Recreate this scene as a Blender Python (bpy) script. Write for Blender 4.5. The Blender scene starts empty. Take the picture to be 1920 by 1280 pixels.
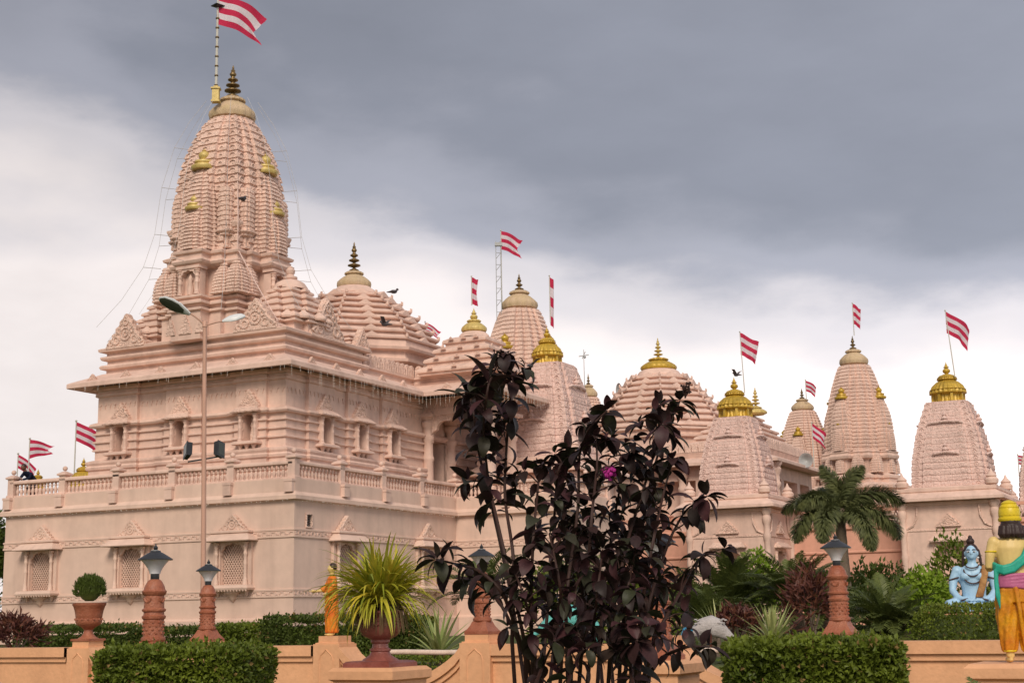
import bpy, math, random
from mathutils import Vector, Matrix, noise
R = math.radians
rnd = random.Random(7)
scene = bpy.context.scene

# ------------------------------------------------------------------ camera
F_PX = 2750.0; PITCH = math.atan(516 / F_PX); ROLL = -0.0169; EYE = 1.6
_f = Vector((0, math.cos(PITCH), math.sin(PITCH))); _r0 = Vector((1, 0, 0)); _u0 = _r0.cross(_f)
_r = _r0 * math.cos(ROLL) + _u0 * math.sin(ROLL); _u = -_r0 * math.sin(ROLL) + _u0 * math.cos(ROLL)
cam = bpy.data.cameras.new('camera'); cam.sensor_width = 36; cam.lens = 36 * F_PX / 1920
cam.clip_start = 0.1; cam.clip_end = 3000
camo = bpy.data.objects.new('camera', cam); scene.collection.objects.link(camo)
_m = Matrix((_r, _u, -_f)).transposed().to_4x4(); _m.translation = Vector((0, 0, EYE)); camo.matrix_world = _m
scene.camera = camo

# ------------------------------------------------------------------ world, sun, exposure
EXPOSURE = 0.78
SUN_DIR = Vector((-0.06, -0.90, 0.70)).normalized()          # towards the sun
world = bpy.data.worlds.new('World'); scene.world = world; world.use_nodes = True
wn = world.node_tree.nodes; wl = world.node_tree.links; wn.clear()
wout = wn.new('ShaderNodeOutputWorld'); bg = wn.new('ShaderNodeBackground'); wl.new(bg.outputs[0], wout.inputs[0])
sky = wn.new('ShaderNodeTexSky'); sky.sky_type = 'NISHITA'; sky.sun_disc = False
sky.sun_elevation = math.asin(SUN_DIR.z); sky.sun_rotation = math.atan2(SUN_DIR.x, SUN_DIR.y)
tc = wn.new('ShaderNodeTexCoord')
def wmath(op, a, b=None, c=None, clamp=False):
    n = wn.new('ShaderNodeMath'); n.operation = op; n.use_clamp = clamp
    for i, q in enumerate((a, b, c)):
        if q is None: continue
        if isinstance(q, (int, float)): n.inputs[i].default_value = q
        else: wl.new(q, n.inputs[i])
    return n.outputs[0]
sep = wn.new('ShaderNodeSeparateXYZ'); wl.new(tc.outputs['Generated'], sep.inputs[0])
def wnoise(scale, detail, rough, sx=1, sy=1, sz=1, loc=(0, 0, 0)):
    mp = wn.new('ShaderNodeMapping'); mp.inputs['Scale'].default_value = (sx, sy, sz); mp.inputs['Location'].default_value = loc
    wl.new(tc.outputs['Generated'], mp.inputs[0])
    n = wn.new('ShaderNodeTexNoise'); n.inputs['Scale'].default_value = scale; n.inputs['Detail'].default_value = detail
    n.inputs['Roughness'].default_value = rough; wl.new(mp.outputs[0], n.inputs['Vector']); return n.outputs['Fac']
n_big = wnoise(2.6, 3, .5, 1, 1, 2.2, (.3, .1, .7)); n_mid = wnoise(7, 6, .55, 1, 1, 2.6); n_fin = wnoise(16, 5, .55, 1, 1, 2.0, (2.1, .4, 0))
# cloud deck: a dark base overhead whose ragged edge thins to a bright band above the horizon
edge = wmath('ADD', wmath('MULTIPLY', wmath('SUBTRACT', n_big, .5), .34), wmath('MULTIPLY', wmath('SUBTRACT', n_mid, .5), .12))
edge = wmath('ADD', edge, wmath('MULTIPLY', wmath('SUBTRACT', n_fin, .5), .03))
elev = wmath('ADD', sep.outputs['Z'], edge)
elev = wmath('ADD', elev, wmath('MULTIPLY', sep.outputs['X'], .10))
fac = wmath('MULTIPLY_ADD', elev, 5.6, -.93, True)
ramp = wn.new('ShaderNodeValToRGB'); wl.new(fac, ramp.inputs[0]); cr = ramp.color_ramp; cr.interpolation = 'EASE'
cr.elements[0].position = 0; cr.elements[0].color = (.740, .672, .650, 1)
cr.elements[1].position = 1; cr.elements[1].color = (.186, .194, .228, 1)
e = cr.elements.new(.38); e.color = (.520, .490, .505, 1)
e = cr.elements.new(.66); e.color = (.285, .288, .330, 1)
low = wmath('ADD', wmath('MULTIPLY_ADD', n_mid, .6, .68), wmath('MULTIPLY', sep.outputs['X'], .85))   # the deck is thinner, brighter, to the right
mul = wn.new('ShaderNodeMixRGB'); mul.blend_type = 'MULTIPLY'; mul.inputs[0].default_value = .62
wl.new(ramp.outputs[0], mul.inputs[1])
cmb = wn.new('ShaderNodeCombineXYZ'); [wl.new(low, cmb.inputs[i]) for i in range(3)]
wl.new(cmb.outputs[0], mul.inputs[2])
scl = wn.new('ShaderNodeVectorMath'); scl.operation = 'SCALE'; scl.inputs['Scale'].default_value = 8.75
wl.new(mul.outputs[0], scl.inputs[0])
mixs = wn.new('ShaderNodeMixRGB'); mixs.inputs[0].default_value = .96            # little clear sky behind the deck
wl.new(sky.outputs[0], mixs.inputs[1]); wl.new(scl.outputs[0], mixs.inputs[2])
wl.new(mixs.outputs[0], bg.inputs[0]); bg.inputs[1].default_value = .1
sl = bpy.data.lights.new('sun', 'SUN'); sl.energy = 1.5; sl.angle = R(24); sl.color = (1, .89, .75)
so = bpy.data.objects.new('sun', sl); scene.collection.objects.link(so)
so.rotation_euler = SUN_DIR.to_track_quat('Z', 'Y').to_euler()
vs = scene.view_settings; vs.view_transform = 'Standard'; vs.look = 'None'; vs.exposure = EXPOSURE; vs.gamma = 1; vs.use_curve_mapping = False
scene.cycles.max_bounces = 5; scene.cycles.diffuse_bounces = 3; scene.cycles.transparent_max_bounces = 4
scene.cycles.use_denoising = True

# ------------------------------------------------------------------ frames: pixel rays, the temple complex's axes
C0 = Vector((0, 0, EYE))
def ray(x, y): return _f + _r * ((x - 960) / F_PX) - _u * ((y - 640) / F_PX)
def at(x, y, Y):
    d = ray(x, y); return C0 + d * (Y / d.y)
AZ = R(27.0)
VV = Vector((math.sin(AZ), math.cos(AZ), 0)); UU = Vector((-math.cos(AZ), math.sin(AZ), 0))
K0 = at(552, 932, 45); K0.z = 0                              # near corner of the big temple's plinth
def K(a, b, z=0): return K0 + UU * a + VV * b + Vector((0, 0, z))
def onB(x, y, b):
    d = ray(x, y); p0 = K0 + VV * b; t = (p0 - C0).dot(VV) / d.dot(VV); p = C0 + d * t
    return (p - K0).dot(UU), p.z
def abz(p): return (p - K0).dot(UU), (p - K0).dot(VV), p.z

# ------------------------------------------------------------------ materials
MATS = {}
def mat(name, col, rough=.8, spec=.3, var=.12, vscale=1.2, bump=0., bscale=20., streak=0., metal=0., col2=None, fine=.5, objrand=None, trans=0., carve=0.):
    m = bpy.data.materials.new(name); m.use_nodes = True; nt = m.node_tree; N = nt.nodes; L = nt.links
    p = N['Principled BSDF']; p.inputs['Roughness'].default_value = rough; p.inputs['Metallic'].default_value = metal
    p.inputs['Specular IOR Level'].default_value = spec
    tcn = N.new('ShaderNodeTexCoord'); geo = N.new('ShaderNodeNewGeometry')
    def nz(scale, detail=4, vec=None):
        n = N.new('ShaderNodeTexNoise'); n.inputs['Scale'].default_value = scale; n.inputs['Detail'].default_value = detail
        L.new(vec or geo.outputs['Position'], n.inputs['Vector']); return n.outputs['Fac']
    def mr(x, lo, hi):
        n = N.new('ShaderNodeMapRange'); n.inputs[1].default_value = .3; n.inputs[2].default_value = .7
        n.inputs[3].default_value = lo; n.inputs[4].default_value = hi; L.new(x, n.inputs[0]); return n.outputs[0]
    def mix(fac, a, b, bt='MIX'):
        n = N.new('ShaderNodeMixRGB'); n.blend_type = bt
        for i, q in enumerate((fac, a, b)):
            if isinstance(q, (int, float)): n.inputs[i].default_value = q
            elif isinstance(q, tuple): n.inputs[i].default_value = (*q, 1) if len(q) == 3 else q
            else: L.new(q, n.inputs[i])
        return n.outputs[0]
    c = tuple(col)
    if objrand:
        oi = N.new('ShaderNodeObjectInfo'); rp = N.new('ShaderNodeValToRGB'); ad = N.new('ShaderNodeMath'); ad.operation = 'ADD'; L.new(oi.outputs['Random'], ad.inputs[0]); L.new(geo.outputs['Random Per Island'], ad.inputs[1]); fr_ = N.new('ShaderNodeMath'); fr_.operation = 'FRACT'; L.new(ad.outputs[0], fr_.inputs[0]); L.new(fr_.outputs[0], rp.inputs[0])
        els = rp.color_ramp.elements
        els[0].color = (*objrand[0], 1); els[1].color = (*objrand[-1], 1)
        for i, q in enumerate(objrand[1:-1]): els.new((i + 1) / (len(objrand) - 1)).color = (*q, 1)
        cc = rp.outputs[0]
    else: cc = mix(mr(nz(vscale), 0, 1), c, tuple(col2) if col2 else tuple(min(1, q * (1 + var)) for q in c))
    v2 = mr(nz(vscale * 9, 6), 1 - var * fine, 1 + var * fine)
    cmbn = N.new('ShaderNodeCombineXYZ'); [L.new(v2, cmbn.inputs[i]) for i in range(3)]
    cc = mix(1, cc, cmbn.outputs[0], 'MULTIPLY')
    if streak:
        mp = N.new('ShaderNodeMapping'); mp.inputs['Scale'].default_value = (1.5, 1.5, .16); L.new(geo.outputs['Position'], mp.inputs[0])
        s = mr(nz(1.4, 7, mp.outputs[0]), 0, 1)
        sr = N.new('ShaderNodeMath'); sr.operation = 'POWER'; L.new(s, sr.inputs[0]); sr.inputs[1].default_value = 2.2
        sm = N.new('ShaderNodeMath'); sm.operation = 'MULTIPLY'; L.new(sr.outputs[0], sm.inputs[0]); sm.inputs[1].default_value = streak
        cc = mix(sm.outputs[0], cc, (c[0] * .55, c[1] * .52, c[2] * .52))
    L.new(cc, p.inputs['Base Color'])
    if trans:
        p.inputs['Subsurface Weight'].default_value = 0
        tr = N.new('ShaderNodeBsdfTranslucent'); L.new(cc, tr.inputs[0]); mx = N.new('ShaderNodeMixShader'); mx.inputs[0].default_value = trans
        L.new(p.outputs[0], mx.inputs[1]); L.new(tr.outputs[0], mx.inputs[2]); L.new(mx.outputs[0], N['Material Output'].inputs[0])
    if bump:
        b = N.new('ShaderNodeBump'); b.inputs['Strength'].default_value = min(1, bump); b.inputs['Distance'].default_value = .02
        L.new(nz(bscale, 5), b.inputs['Height']); L.new(b.outputs[0], p.inputs['Normal'])
        if carve:      # shallow chiselled scrollwork
            vo = N.new('ShaderNodeTexVoronoi'); vo.feature = 'DISTANCE_TO_EDGE'; vo.inputs['Scale'].default_value = carve; L.new(geo.outputs['Position'], vo.inputs['Vector'])
            vr = N.new('ShaderNodeMapRange'); vr.inputs[1].default_value = .02; vr.inputs[2].default_value = .14; L.new(vo.outputs[0], vr.inputs[0])
            b2 = N.new('ShaderNodeBump'); b2.inputs['Strength'].default_value = .55; b2.inputs['Distance'].default_value = .03
            L.new(vr.outputs[0], b2.inputs['Height']); L.new(b.outputs[0], b2.inputs['Normal']); L.new(b2.outputs[0], p.inputs['Normal'])
    MATS[name] = m; return m
STONE = mat('pink_sandstone', (.705, .500, .415), .88, .25, .14, .5, .35, 14, .42)
CARVE = mat('carved_sandstone', (.735, .522, .432), .9, .2, .16, .9, .9, 26, .34, carve=7.)
PALE = mat('plinth_render', (.700, .505, .412), .9, .2, .10, .35, .15, 9, .34)
SHRINE = mat('shrine_sandstone', (.715, .515, .455), .9, .2, .13, .8, .7, 30, .24, carve=5.)
PEACH = mat('peach_paint', (.74, .395, .215), .65, .25, .12, 1.6, .25, 26, .34)
PEACH2 = mat('salmon_wall_paint', (.66, .345, .25), .7, .3, .09, .6, .1, 10, .25)
GOLD = mat('gold_paint', (.47, .305, .040), .40, .5, .4, 5, .35, 30, .35, .2)
PALEGOLD = mat('pale_gold_paint', (.56, .42, .14), .45, .5, .3, 5, .3, 30, .4, .1)
DULLGOLD = mat('weathered_gilt_stone', (.56, .42, .24), .7, .3, .3, 3, .4, 24, .4, 0, col2=(.60, .44, .30))
BRONZE = mat('dark_bronze', (.20, .135, .06), .35, .5, .4, 4, .2, 30, .3, .6)
TERRA = mat('terracotta', (.30, .085, .04), .5, .45, .25, 6, .5, 40, .2, col2=(.40, .15, .085))
URNRED = mat('maroon_urn', (.20, .05, .035), .4, .5, .25, 5, .3, 30, 0, col2=(.30, .10, .08))
METAL = mat('pole_paint', (.52, .30, .22), .5, .4, .1, 4, .1)
GREYM = mat('grey_metal', (.36, .37, .37), .45, .5, .15, 5)
WHITEM = mat('white_enamel', (.70, .72, .72), .4, .5, .06, 5)
DARKM = mat('dark_metal', (.025, .026, .03), .4, .5, .2, 5)
LAMPGLASS = mat('frosted_shade', (.66, .65, .68), .3, .5, .05, 4)
LENS = mat('dark_lens', (.05, .055, .04), .15, .6, .2, 8)
REDCL = mat('flag_red', (.52, .035, .085), .85, .1, .18, 3, trans=.25)
WHICL = mat('flag_white', (.70, .62, .66), .85, .1, .10, 3, trans=.25)
POLEW = mat('flag_pole_steel', (.55, .53, .47), .45, .5, .1, 5)
WOODDK = mat('dark_doorway_timber', (.018, .013, .012), .6, .3, .3, 5)
HEDGE = mat('hedge_leaf', (.088, .122, .015), .5, .3, .5, 2.2, col2=(.180, .225, .024), fine=.7, trans=.25)
HEDGED = mat('dark_hedge_leaf', (.052, .075, .013), .55, .3, .5, 2.0, col2=(.098, .135, .020), trans=.2)
PALMG = mat('palm_leaf', (.096, .114, .045), .5, .35, .4, 5, col2=(.190, .205, .075), trans=.2)
CYCAD = mat('cycad_leaf', (.070, .095, .025), .5, .35, .4, 5, col2=(.140, .165, .038), trans=.2)
LIME = mat('bright_bush_leaf', (.17, .27, .02), .5, .3, .4, 3, col2=(.26, .36, .03), trans=.3)
BARK = mat('bark', (.16, .12, .09), .9, .2, .3, 8, .6, 30)
SOIL = mat('soil_and_grass', (.10, .095, .05), .95, .1, .4, .7, .5, 8, col2=(.07, .11, .03))
AGAVE = mat('agave_leaf', (.30, .36, .13), .5, .3, .2, 4, objrand=[(.26, .33, .10), (.38, .42, .16), (.46, .47, .20)], trans=.2)
BLADE = mat('strap_leaf', (.3, .33, .04), .45, .35, .2, 4, objrand=[(.22, .27, .03), (.44, .46, .04), (.58, .56, .06), (.66, .50, .05), (.28, .33, .05)], trans=.3)
BLADE2 = mat('inner_strap_leaf', (.36, .38, .035), .5, .3, .5, 9, col2=(.58, .52, .05), trans=.3)
BLADEDRY = mat('dry_strap_leaf', (.16, .11, .06), .8, .1, .3, 5)
DARKLEAF = mat('black_purple_leaf', (.02, .012, .014), .52, .28, .35, 14,
               objrand=[(.024, .013, .013), (.042, .019, .019), (.022, .015, .012), (.032, .016, .018), (.080, .030, .034), (.036, .018, .017), (.040, .044, .022), (.024, .013, .014), (.050, .024, .020)], trans=.12)
DARKSTEM = mat('dark_stem', (.038, .017, .013), .6, .3, .3, 20)
DEADLEAF = mat('dead_leaf', (.20, .13, .05), .8, .1, .3, 6)
PURPLE = mat('burgundy_leaf', (.085, .028, .030), .5, .3, .4, 8, col2=(.16, .06, .03), trans=.2)
MAGENTA = mat('magenta_petal', (.42, .03, .24), .6, .2, .2, 10)
SKINY = mat('statue_yellow_skin', (.72, .52, .20), .45, .4, .10, 4)
SKINB = mat('statue_blue_skin', (.36, .56, .74), .4, .4, .10, 5)
DHOTI = mat('statue_orange_cloth', (.72, .34, .012), .5, .4, .35, 7, col2=(.55, .16, .01))
VIOLET = mat('statue_violet_sash', (.46, .12, .24), .5, .4, .2, 6)
TEAL = mat('statue_teal_scarf', (.02, .34, .24), .5, .4, .2, 6)
HAIRD = mat('statue_dark_hair', (.035, .018, .016), .5, .4, .3, 8)
YGOLD = mat('statue_yellow_cap', (.68, .50, .02), .4, .4, .15, 8)
ORANGE = mat('statue_orange_robe', (.72, .13, .015), .55, .3, .3, 9, col2=(.75, .26, .02))
TIGER = mat('statue_tan_wrap', (.48, .25, .09), .6, .3, .5, 12, col2=(.24, .10, .03))
BEAD = mat('statue_beads', (.07, .04, .035), .5, .4, .2, 8)
SKINP = mat('skin', (.16, .075, .045), .55, .3, .1, 6)
DKCLOTH = mat('dark_blue_cloth', (.012, .016, .035), .85, .1, .3, 6)
BIRDG = mat('statue_grey_feathers', (.40, .37, .36), .6, .3, .25, 14, .6, 40)
BIRDB = mat('statue_blue_neck', (.04, .24, .42), .35, .5, .2, 10)
BIRDT = mat('statue_turquoise_feathers', (.13, .45, .42), .5, .4, .3, 16, .6, 40)
WIRE = mat('net_wire', (.50, .48, .47), .6, .3, .1, 5)
STRING = mat('string_light_bulbs', (.74, .68, .62), .4, .4, .1, 9)
CROW = mat('pigeon_feathers', (.07, .06, .065), .6, .3, .3, 12)
WHITEPIPE = mat('weathered_pipe', (.62, .50, .42), .6, .3, .3, 6)

# ------------------------------------------------------------------ mesh helpers
LINK = scene.collection.objects.link
class MB:
    def __init__(s): s.v = []; s.f = []; s.m = []; s.M = None
    def add(s, vs_, fs_, mi=0):
        b = len(s.v)
        s.v.extend([tuple(s.M @ Vector(q)) for q in vs_] if s.M else vs_)
        s.f.extend([tuple(i + b for i in q) for q in fs_]); s.m.extend([mi] * len(fs_)); return s
    def box(s, x0, x1, y0, y1, z0, z1, mi=0):
        return s.add([(x0, y0, z0), (x1, y0, z0), (x1, y1, z0), (x0, y1, z0), (x0, y0, z1), (x1, y0, z1), (x1, y1, z1), (x0, y1, z1)],
                     [(3, 2, 1, 0), (4, 5, 6, 7), (0, 1, 5, 4), (1, 2, 6, 5), (2, 3, 7, 6), (3, 0, 4, 7)], mi)
    def rings(s, rs, cap=True, closed=True, mi=0):
        n = len(rs[0]); vs_ = [p for r_ in rs for p in r_]; fs_ = []
        for k in range(len(rs) - 1):
            for i in range(n if closed else n - 1):
                j = (i + 1) % n; fs_.append((k * n + i, k * n + j, (k + 1) * n + j, (k + 1) * n + i))
        if cap and closed: fs_.append(tuple(range(n - 1, -1, -1))); fs_.append(tuple((len(rs) - 1) * n + i for i in range(n)))
        return s.add(vs_, fs_, mi)
    def lathe(s, prof, n=16, c=(0, 0, 0), rib=0, amp=0., sx=1, sy=1, mi=0, ribz=None):
        rs = []
        for r_, z in prof:
            a_ = amp if (ribz is None or ribz[0] <= z <= ribz[1]) else 0
            rs.append([(c[0] + sx * r_ * (1 + a_ * math.cos(rib * 2 * math.pi * i / n)) * math.cos(2 * math.pi * i / n),
                        c[1] + sy * r_ * (1 + a_ * math.cos(rib * 2 * math.pi * i / n)) * math.sin(2 * math.pi * i / n), c[2] + z) for i in range(n)])
        return s.rings(rs, mi=mi)
    def tube(s, pts, r, n=6, mi=0, cap=True):
        pts = [Vector(p) for p in pts]; rs = []
        rr = r if isinstance(r, (list, tuple)) else [r] * len(pts)
        prev = None
        for i, p in enumerate(pts):
            t = (pts[min(i + 1, len(pts) - 1)] - pts[max(i - 1, 0)]).normalized()
            if prev is None: prev = t.cross(Vector((0, 0, 1))) if abs(t.z) < .95 else t.cross(Vector((1, 0, 0)))
            prev = (prev - t * prev.dot(t)).normalized(); q = t.cross(prev)
            rs.append([tuple(p + (prev * math.cos(2 * math.pi * k / n) + q * math.sin(2 * math.pi * k / n)) * rr[i]) for k in range(n)])
        return s.rings(rs, cap, mi=mi)
    def ball(s, c, r, n=10, m=6, sc=(1, 1, 1), mi=0):
        pr = [(math.sin(math.pi * k / m), -math.cos(math.pi * k / m)) for k in range(m + 1)]
        pr[0] = (.02, -1); pr[-1] = (.02, 1)
        return s.rings([[(c[0] + r * sc[0] * a * math.cos(2 * math.pi * i / n), c[1] + r * sc[1] * a * math.sin(2 * math.pi * i / n), c[2] + r * sc[2] * z)
                         for i in range(n)] for a, z in pr], mi=mi)
    def build(s, name, material, parent=None, smooth=None, loc=None, rot=None):
        me = bpy.data.meshes.new(name); me.from_pydata(s.v, [], s.f); me.update()
        mats = material if isinstance(material, (list, tuple)) else [material]
        for q in mats: me.materials.append(q)
        if len(mats) > 1: me.polygons.foreach_set('material_index', s.m)
        if smooth:
            me.polygons.foreach_set('use_smooth', [True] * len(me.polygons)); me.set_sharp_from_angle(angle=R(smooth))
        return link(name, me, parent, loc, rot)
def link(name, data, parent=None, loc=None, rot=None):
    o = bpy.data.objects.new(name, data); LINK(o)
    if parent: o.parent = parent
    if loc is not None: o.location = loc
    if rot is not None: o.rotation_euler = (0, 0, rot) if isinstance(rot, (int, float)) else rot
    return o
def tag(o, label=None, cat=None, group=None, kind=None):
    for k, q in (('label', label), ('category', cat), ('group', group), ('kind', kind)):
        if q: o[k] = q
    return o
def thing(name, label, cat, loc=(0, 0, 0), rot=0, group=None, scale=None):
    o = link(name, None, None, loc, rot)
    if scale: o.scale = (scale,) * 3
    return tag(o, label, cat, group)
def copy_tree(o, parent=None):
    c = o.copy(); LINK(c); c.parent = parent
    for ch in list(o.children): copy_tree(ch, c)
    return c
def off(poly, d):
    n = len(poly); out = []
    for i in range(n):
        p0, p1, p2 = poly[i - 1], poly[i], poly[(i + 1) % n]
        e1 = Vector((p1[0] - p0[0], p1[1] - p0[1])).normalized(); e2 = Vector((p2[0] - p1[0], p2[1] - p1[1])).normalized()
        n1 = Vector((e1.y, -e1.x)); n2 = Vector((e2.y, -e2.x)); k = 1 + n1.dot(n2)
        q = Vector(p1) + (n1 + n2) * (d / max(k, .2)); out.append((q.x, q.y))
    return out
def mould(mb, poly, prof, cap=True, mi=0):
    return mb.rings([[(x, y, z) for x, y in off(poly, d)] for d, z in prof], cap, mi=mi)
def rect(x0, x1, y0, y1): return [(x0, y0), (x1, y0), (x1, y1), (x0, y1)]
def ngon(n, r, cx=0, cy=0, ph=0): return [(cx + r * math.cos(ph + 2 * math.pi * i / n), cy + r * math.sin(ph + 2 * math.pi * i / n)) for i in range(n)]
STEP = [(1, -.30), (1, .30), (.90, .30), (.90, .54), (.79, .54), (.79, .79), (.54, .79), (.54, .90), (.30, .90)]
def stepped(steps=STEP):
    out = []
    for k in range(4):
        c, s = math.cos(k * math.pi / 2), math.sin(k * math.pi / 2)
        for x, y in steps: out.append((round(x * c - y * s, 5), round(x * s + y * c, 5)))
    return out
PLAN9 = stepped(); PLAN5 = stepped([(1, -.45), (1, .45), (.84, .45), (.84, .84), (.45, .84)]); PLAN1 = stepped([(1, -1)])
def interp(tab, t):
    for (a, p), (b, q) in zip(tab, tab[1:]):
        if t <= b: return p + (q - p) * (t - a) / (b - a)
    return tab[-1][1]
CURVE = [(0, 1), (.15, .995), (.3, .975), (.45, .94), (.6, .875), (.72, .79), (.82, .69), (.9, .57), (.96, .45), (1, .38)]
CURVE2 = [(0, 1), (.25, .99), (.5, .92), (.7, .79), (.85, .60), (.95, .42), (1, .30)]
def spire(mb, cx, cy, z0, z1, h, plan=PLAN5, n=16, curve=CURVE, groove=.03, sx=1, sy=1, mi=0):
    rs = []; H = (z1 - z0) / n
    for k in range(n):
        w0 = h * interp(curve, k / n); w1 = h * interp(curve, (k + .72) / n); wg = w1 - groove
        for w, z in ((w0 + groove * .5, z0 + k * H), (w1 + groove * .3, z0 + (k + .62) * H), (wg, z0 + (k + .74) * H), (wg, z0 + (k + .98) * H)):
            rs.append([(cx + sx * w * x, cy + sy * w * y, z) for x, y in plan])
    return mb.rings(rs, mi=mi)
def apply_mods(o):
    dg = bpy.context.evaluated_depsgraph_get(); ev = o.evaluated_get(dg); me = bpy.data.meshes.new_from_object(ev)
    o.modifiers.clear(); old = o.data; o.data = me; bpy.data.meshes.remove(old); return o
def cut(o, boxes):
    mb = MB()
    for b in boxes: mb.box(*b)
    me = bpy.data.meshes.new('cutter'); me.from_pydata(mb.v, [], mb.f); c = link('cutter', me)
    c.parent = o.parent
    bpy.context.view_layer.update()
    md = o.modifiers.new('cut', 'BOOLEAN'); md.object = c; md.operation = 'DIFFERENCE'; md.solver = 'EXACT'
    apply_mods(o); bpy.data.objects.remove(c)

# finials -------------------------------------------------------------
def kalash_stack(name, parent, loc, h, r, m=BRONZE, n=5):
    prof = [(r * .25, 0)]; zz = 0; dz = h * .80 / n
    sizes = [.75, 1, .82, .62, .42][:n] if n == 5 else [.8, 1, .7, .45]
    for s_ in sizes:
        prof += [(r * .22, zz + dz * .10), (r * s_, zz + dz * .45), (r * s_, zz + dz * .60), (r * .24, zz + dz * .95)]; zz += dz
    prof += [(r * .28, zz + h * .03), (r * .10, zz + h * .09), (r * .14, zz + h * .12), (.004, h)]
    mb = MB(); mb.lathe(prof, 14); return mb.build(name, m, parent, 40, loc)
def amalaka(name, parent, loc, r, h, m=PALEGOLD, n=48, rib=16, fluted=True):
    mb = MB()
    mb.lathe([(r * .72, 0), (r * .78, h * .10), (r * .95, h * .14), (r, h * .26), (r * .97, h * .40), (r * .80, h * .55), (r * .62, h * .68), (r * .46, h * .76),
              (r * .44, h * .80), (r * .56, h * .83), (r * .55, h * .90), (r * .40, h * .97), (r * .2, h)], n, rib=rib, amp=.035 if fluted else 0)
    return mb.build(name, m, parent, 50, loc)
def pot_kalash(name, parent, loc, r, m=GOLD):
    mb = MB()
    mb.lathe([(r * .9, 0), (r * .5, r * .25), (r * .42, r * .4), (r * .8, r * .65), (r, r * 1.05), (r * .86, r * 1.45), (r * .45, r * 1.75), (r * .42, r * 1.85), (r * .75, r * 1.98),
              (r * .70, r * 2.1), (r * .4, r * 2.3), (r * .38, r * 2.55), (r * .15, r * 2.95), (.005, r * 3.5)], 16)
    return mb.build(name, m, parent, 40, loc)
def gold_cap(parent, loc, r, h, m=GOLD):
    """drum with brackets, ribbed bell and ribbed upper bell, pot kalash on top"""
    mb = MB()
    mb.lathe([(r * .80, 0), (r * .82, h * .05), (r * .76, h * .08), (r * .76, h * .20), (r * .98, h * .24), (r, h * .29), (r * .96, h * .33), (r * .84, h * .44), (r * .62, h * .53), (r * .48, h * .56), (r * .46, h * .58),
              (r * .54, h * .60), (r * .52, h * .64), (r * .42, h * .70), (r * .24, h * .73), (r * .2, h * .74)], 120, rib=24, amp=.035)
    for zz, rr in ((.245, 1.0), (.335, .985), (.565, .50), (.60, .56), (.645, .54)): mb.lathe([(r * rr * .96, h * zz - h * .012), (r * rr * 1.04, h * zz), (r * rr * .96, h * zz + h * .012)], 32)
    for k in range(8):
        a = k * math.pi / 4 + .39; q = Matrix.Translation((r * .80 * math.cos(a), r * .80 * math.sin(a), h * .03)) @ Matrix.Rotation(a, 4, 'Z'); mb.M = q
        mb.box(-.02, r * .14, -r * .07, r * .07, 0, h * .20); mb.M = None
    o = mb.build('gold_cap', m, parent, 45, loc)
    pot_kalash('pot_finial', o, (0, 0, h * .72), r * .22, m); return o
# carved gable in the XZ plane, facing -Y ------------------------------
def gable(mb, w, h, d=.14, x=0, y=0, z=0):
    half = [(.5, 0), (.5, .07), (.44, .12), (.455, .20), (.36, .25), (.37, .36), (.27, .42), (.275, .55), (.17, .64), (.17, .76), (.08, .85), (.05, .95), (.0, 1)]
    pts = half + [(-a, b) for a, b in half[-2::-1]]
    fr = [(x + a * w, y - d, z + b * h) for a, b in pts]; bk = [(x + a * w, y, z + b * h) for a, b in pts]
    mb.rings([bk, fr], True)
    def ring(cx, cz, r, t):
        mb.tube([(x + cx + r * math.cos(2 * math.pi * k / 12), y - d, z + cz + r * math.sin(2 * math.pi * k / 12)) for k in range(13)], t, 5)
    t = .028 * w
    ring(0, h * .36, w * .13, t); ring(0, h * .36, w * .05, t); ring(0, h * .72, w * .055, t)
    for s in (-1, 1):
        ring(s * w * .24, h * .17, w * .075, t); ring(s * w * .38, h * .10, w * .045, t); ring(s * w * .17, h * .47, w * .05, t)
        mb.tube([(x + s * w * a, y - d, z + h * b) for a, b in ((.47, .06), (.36, .19), (.27, .33), (.19, .52), (.10, .74), (0, .93))], t, 5)
    mb.box(x - w * .5, x + w * .5, y - d - .04, y, z - h * .07, z)
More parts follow.
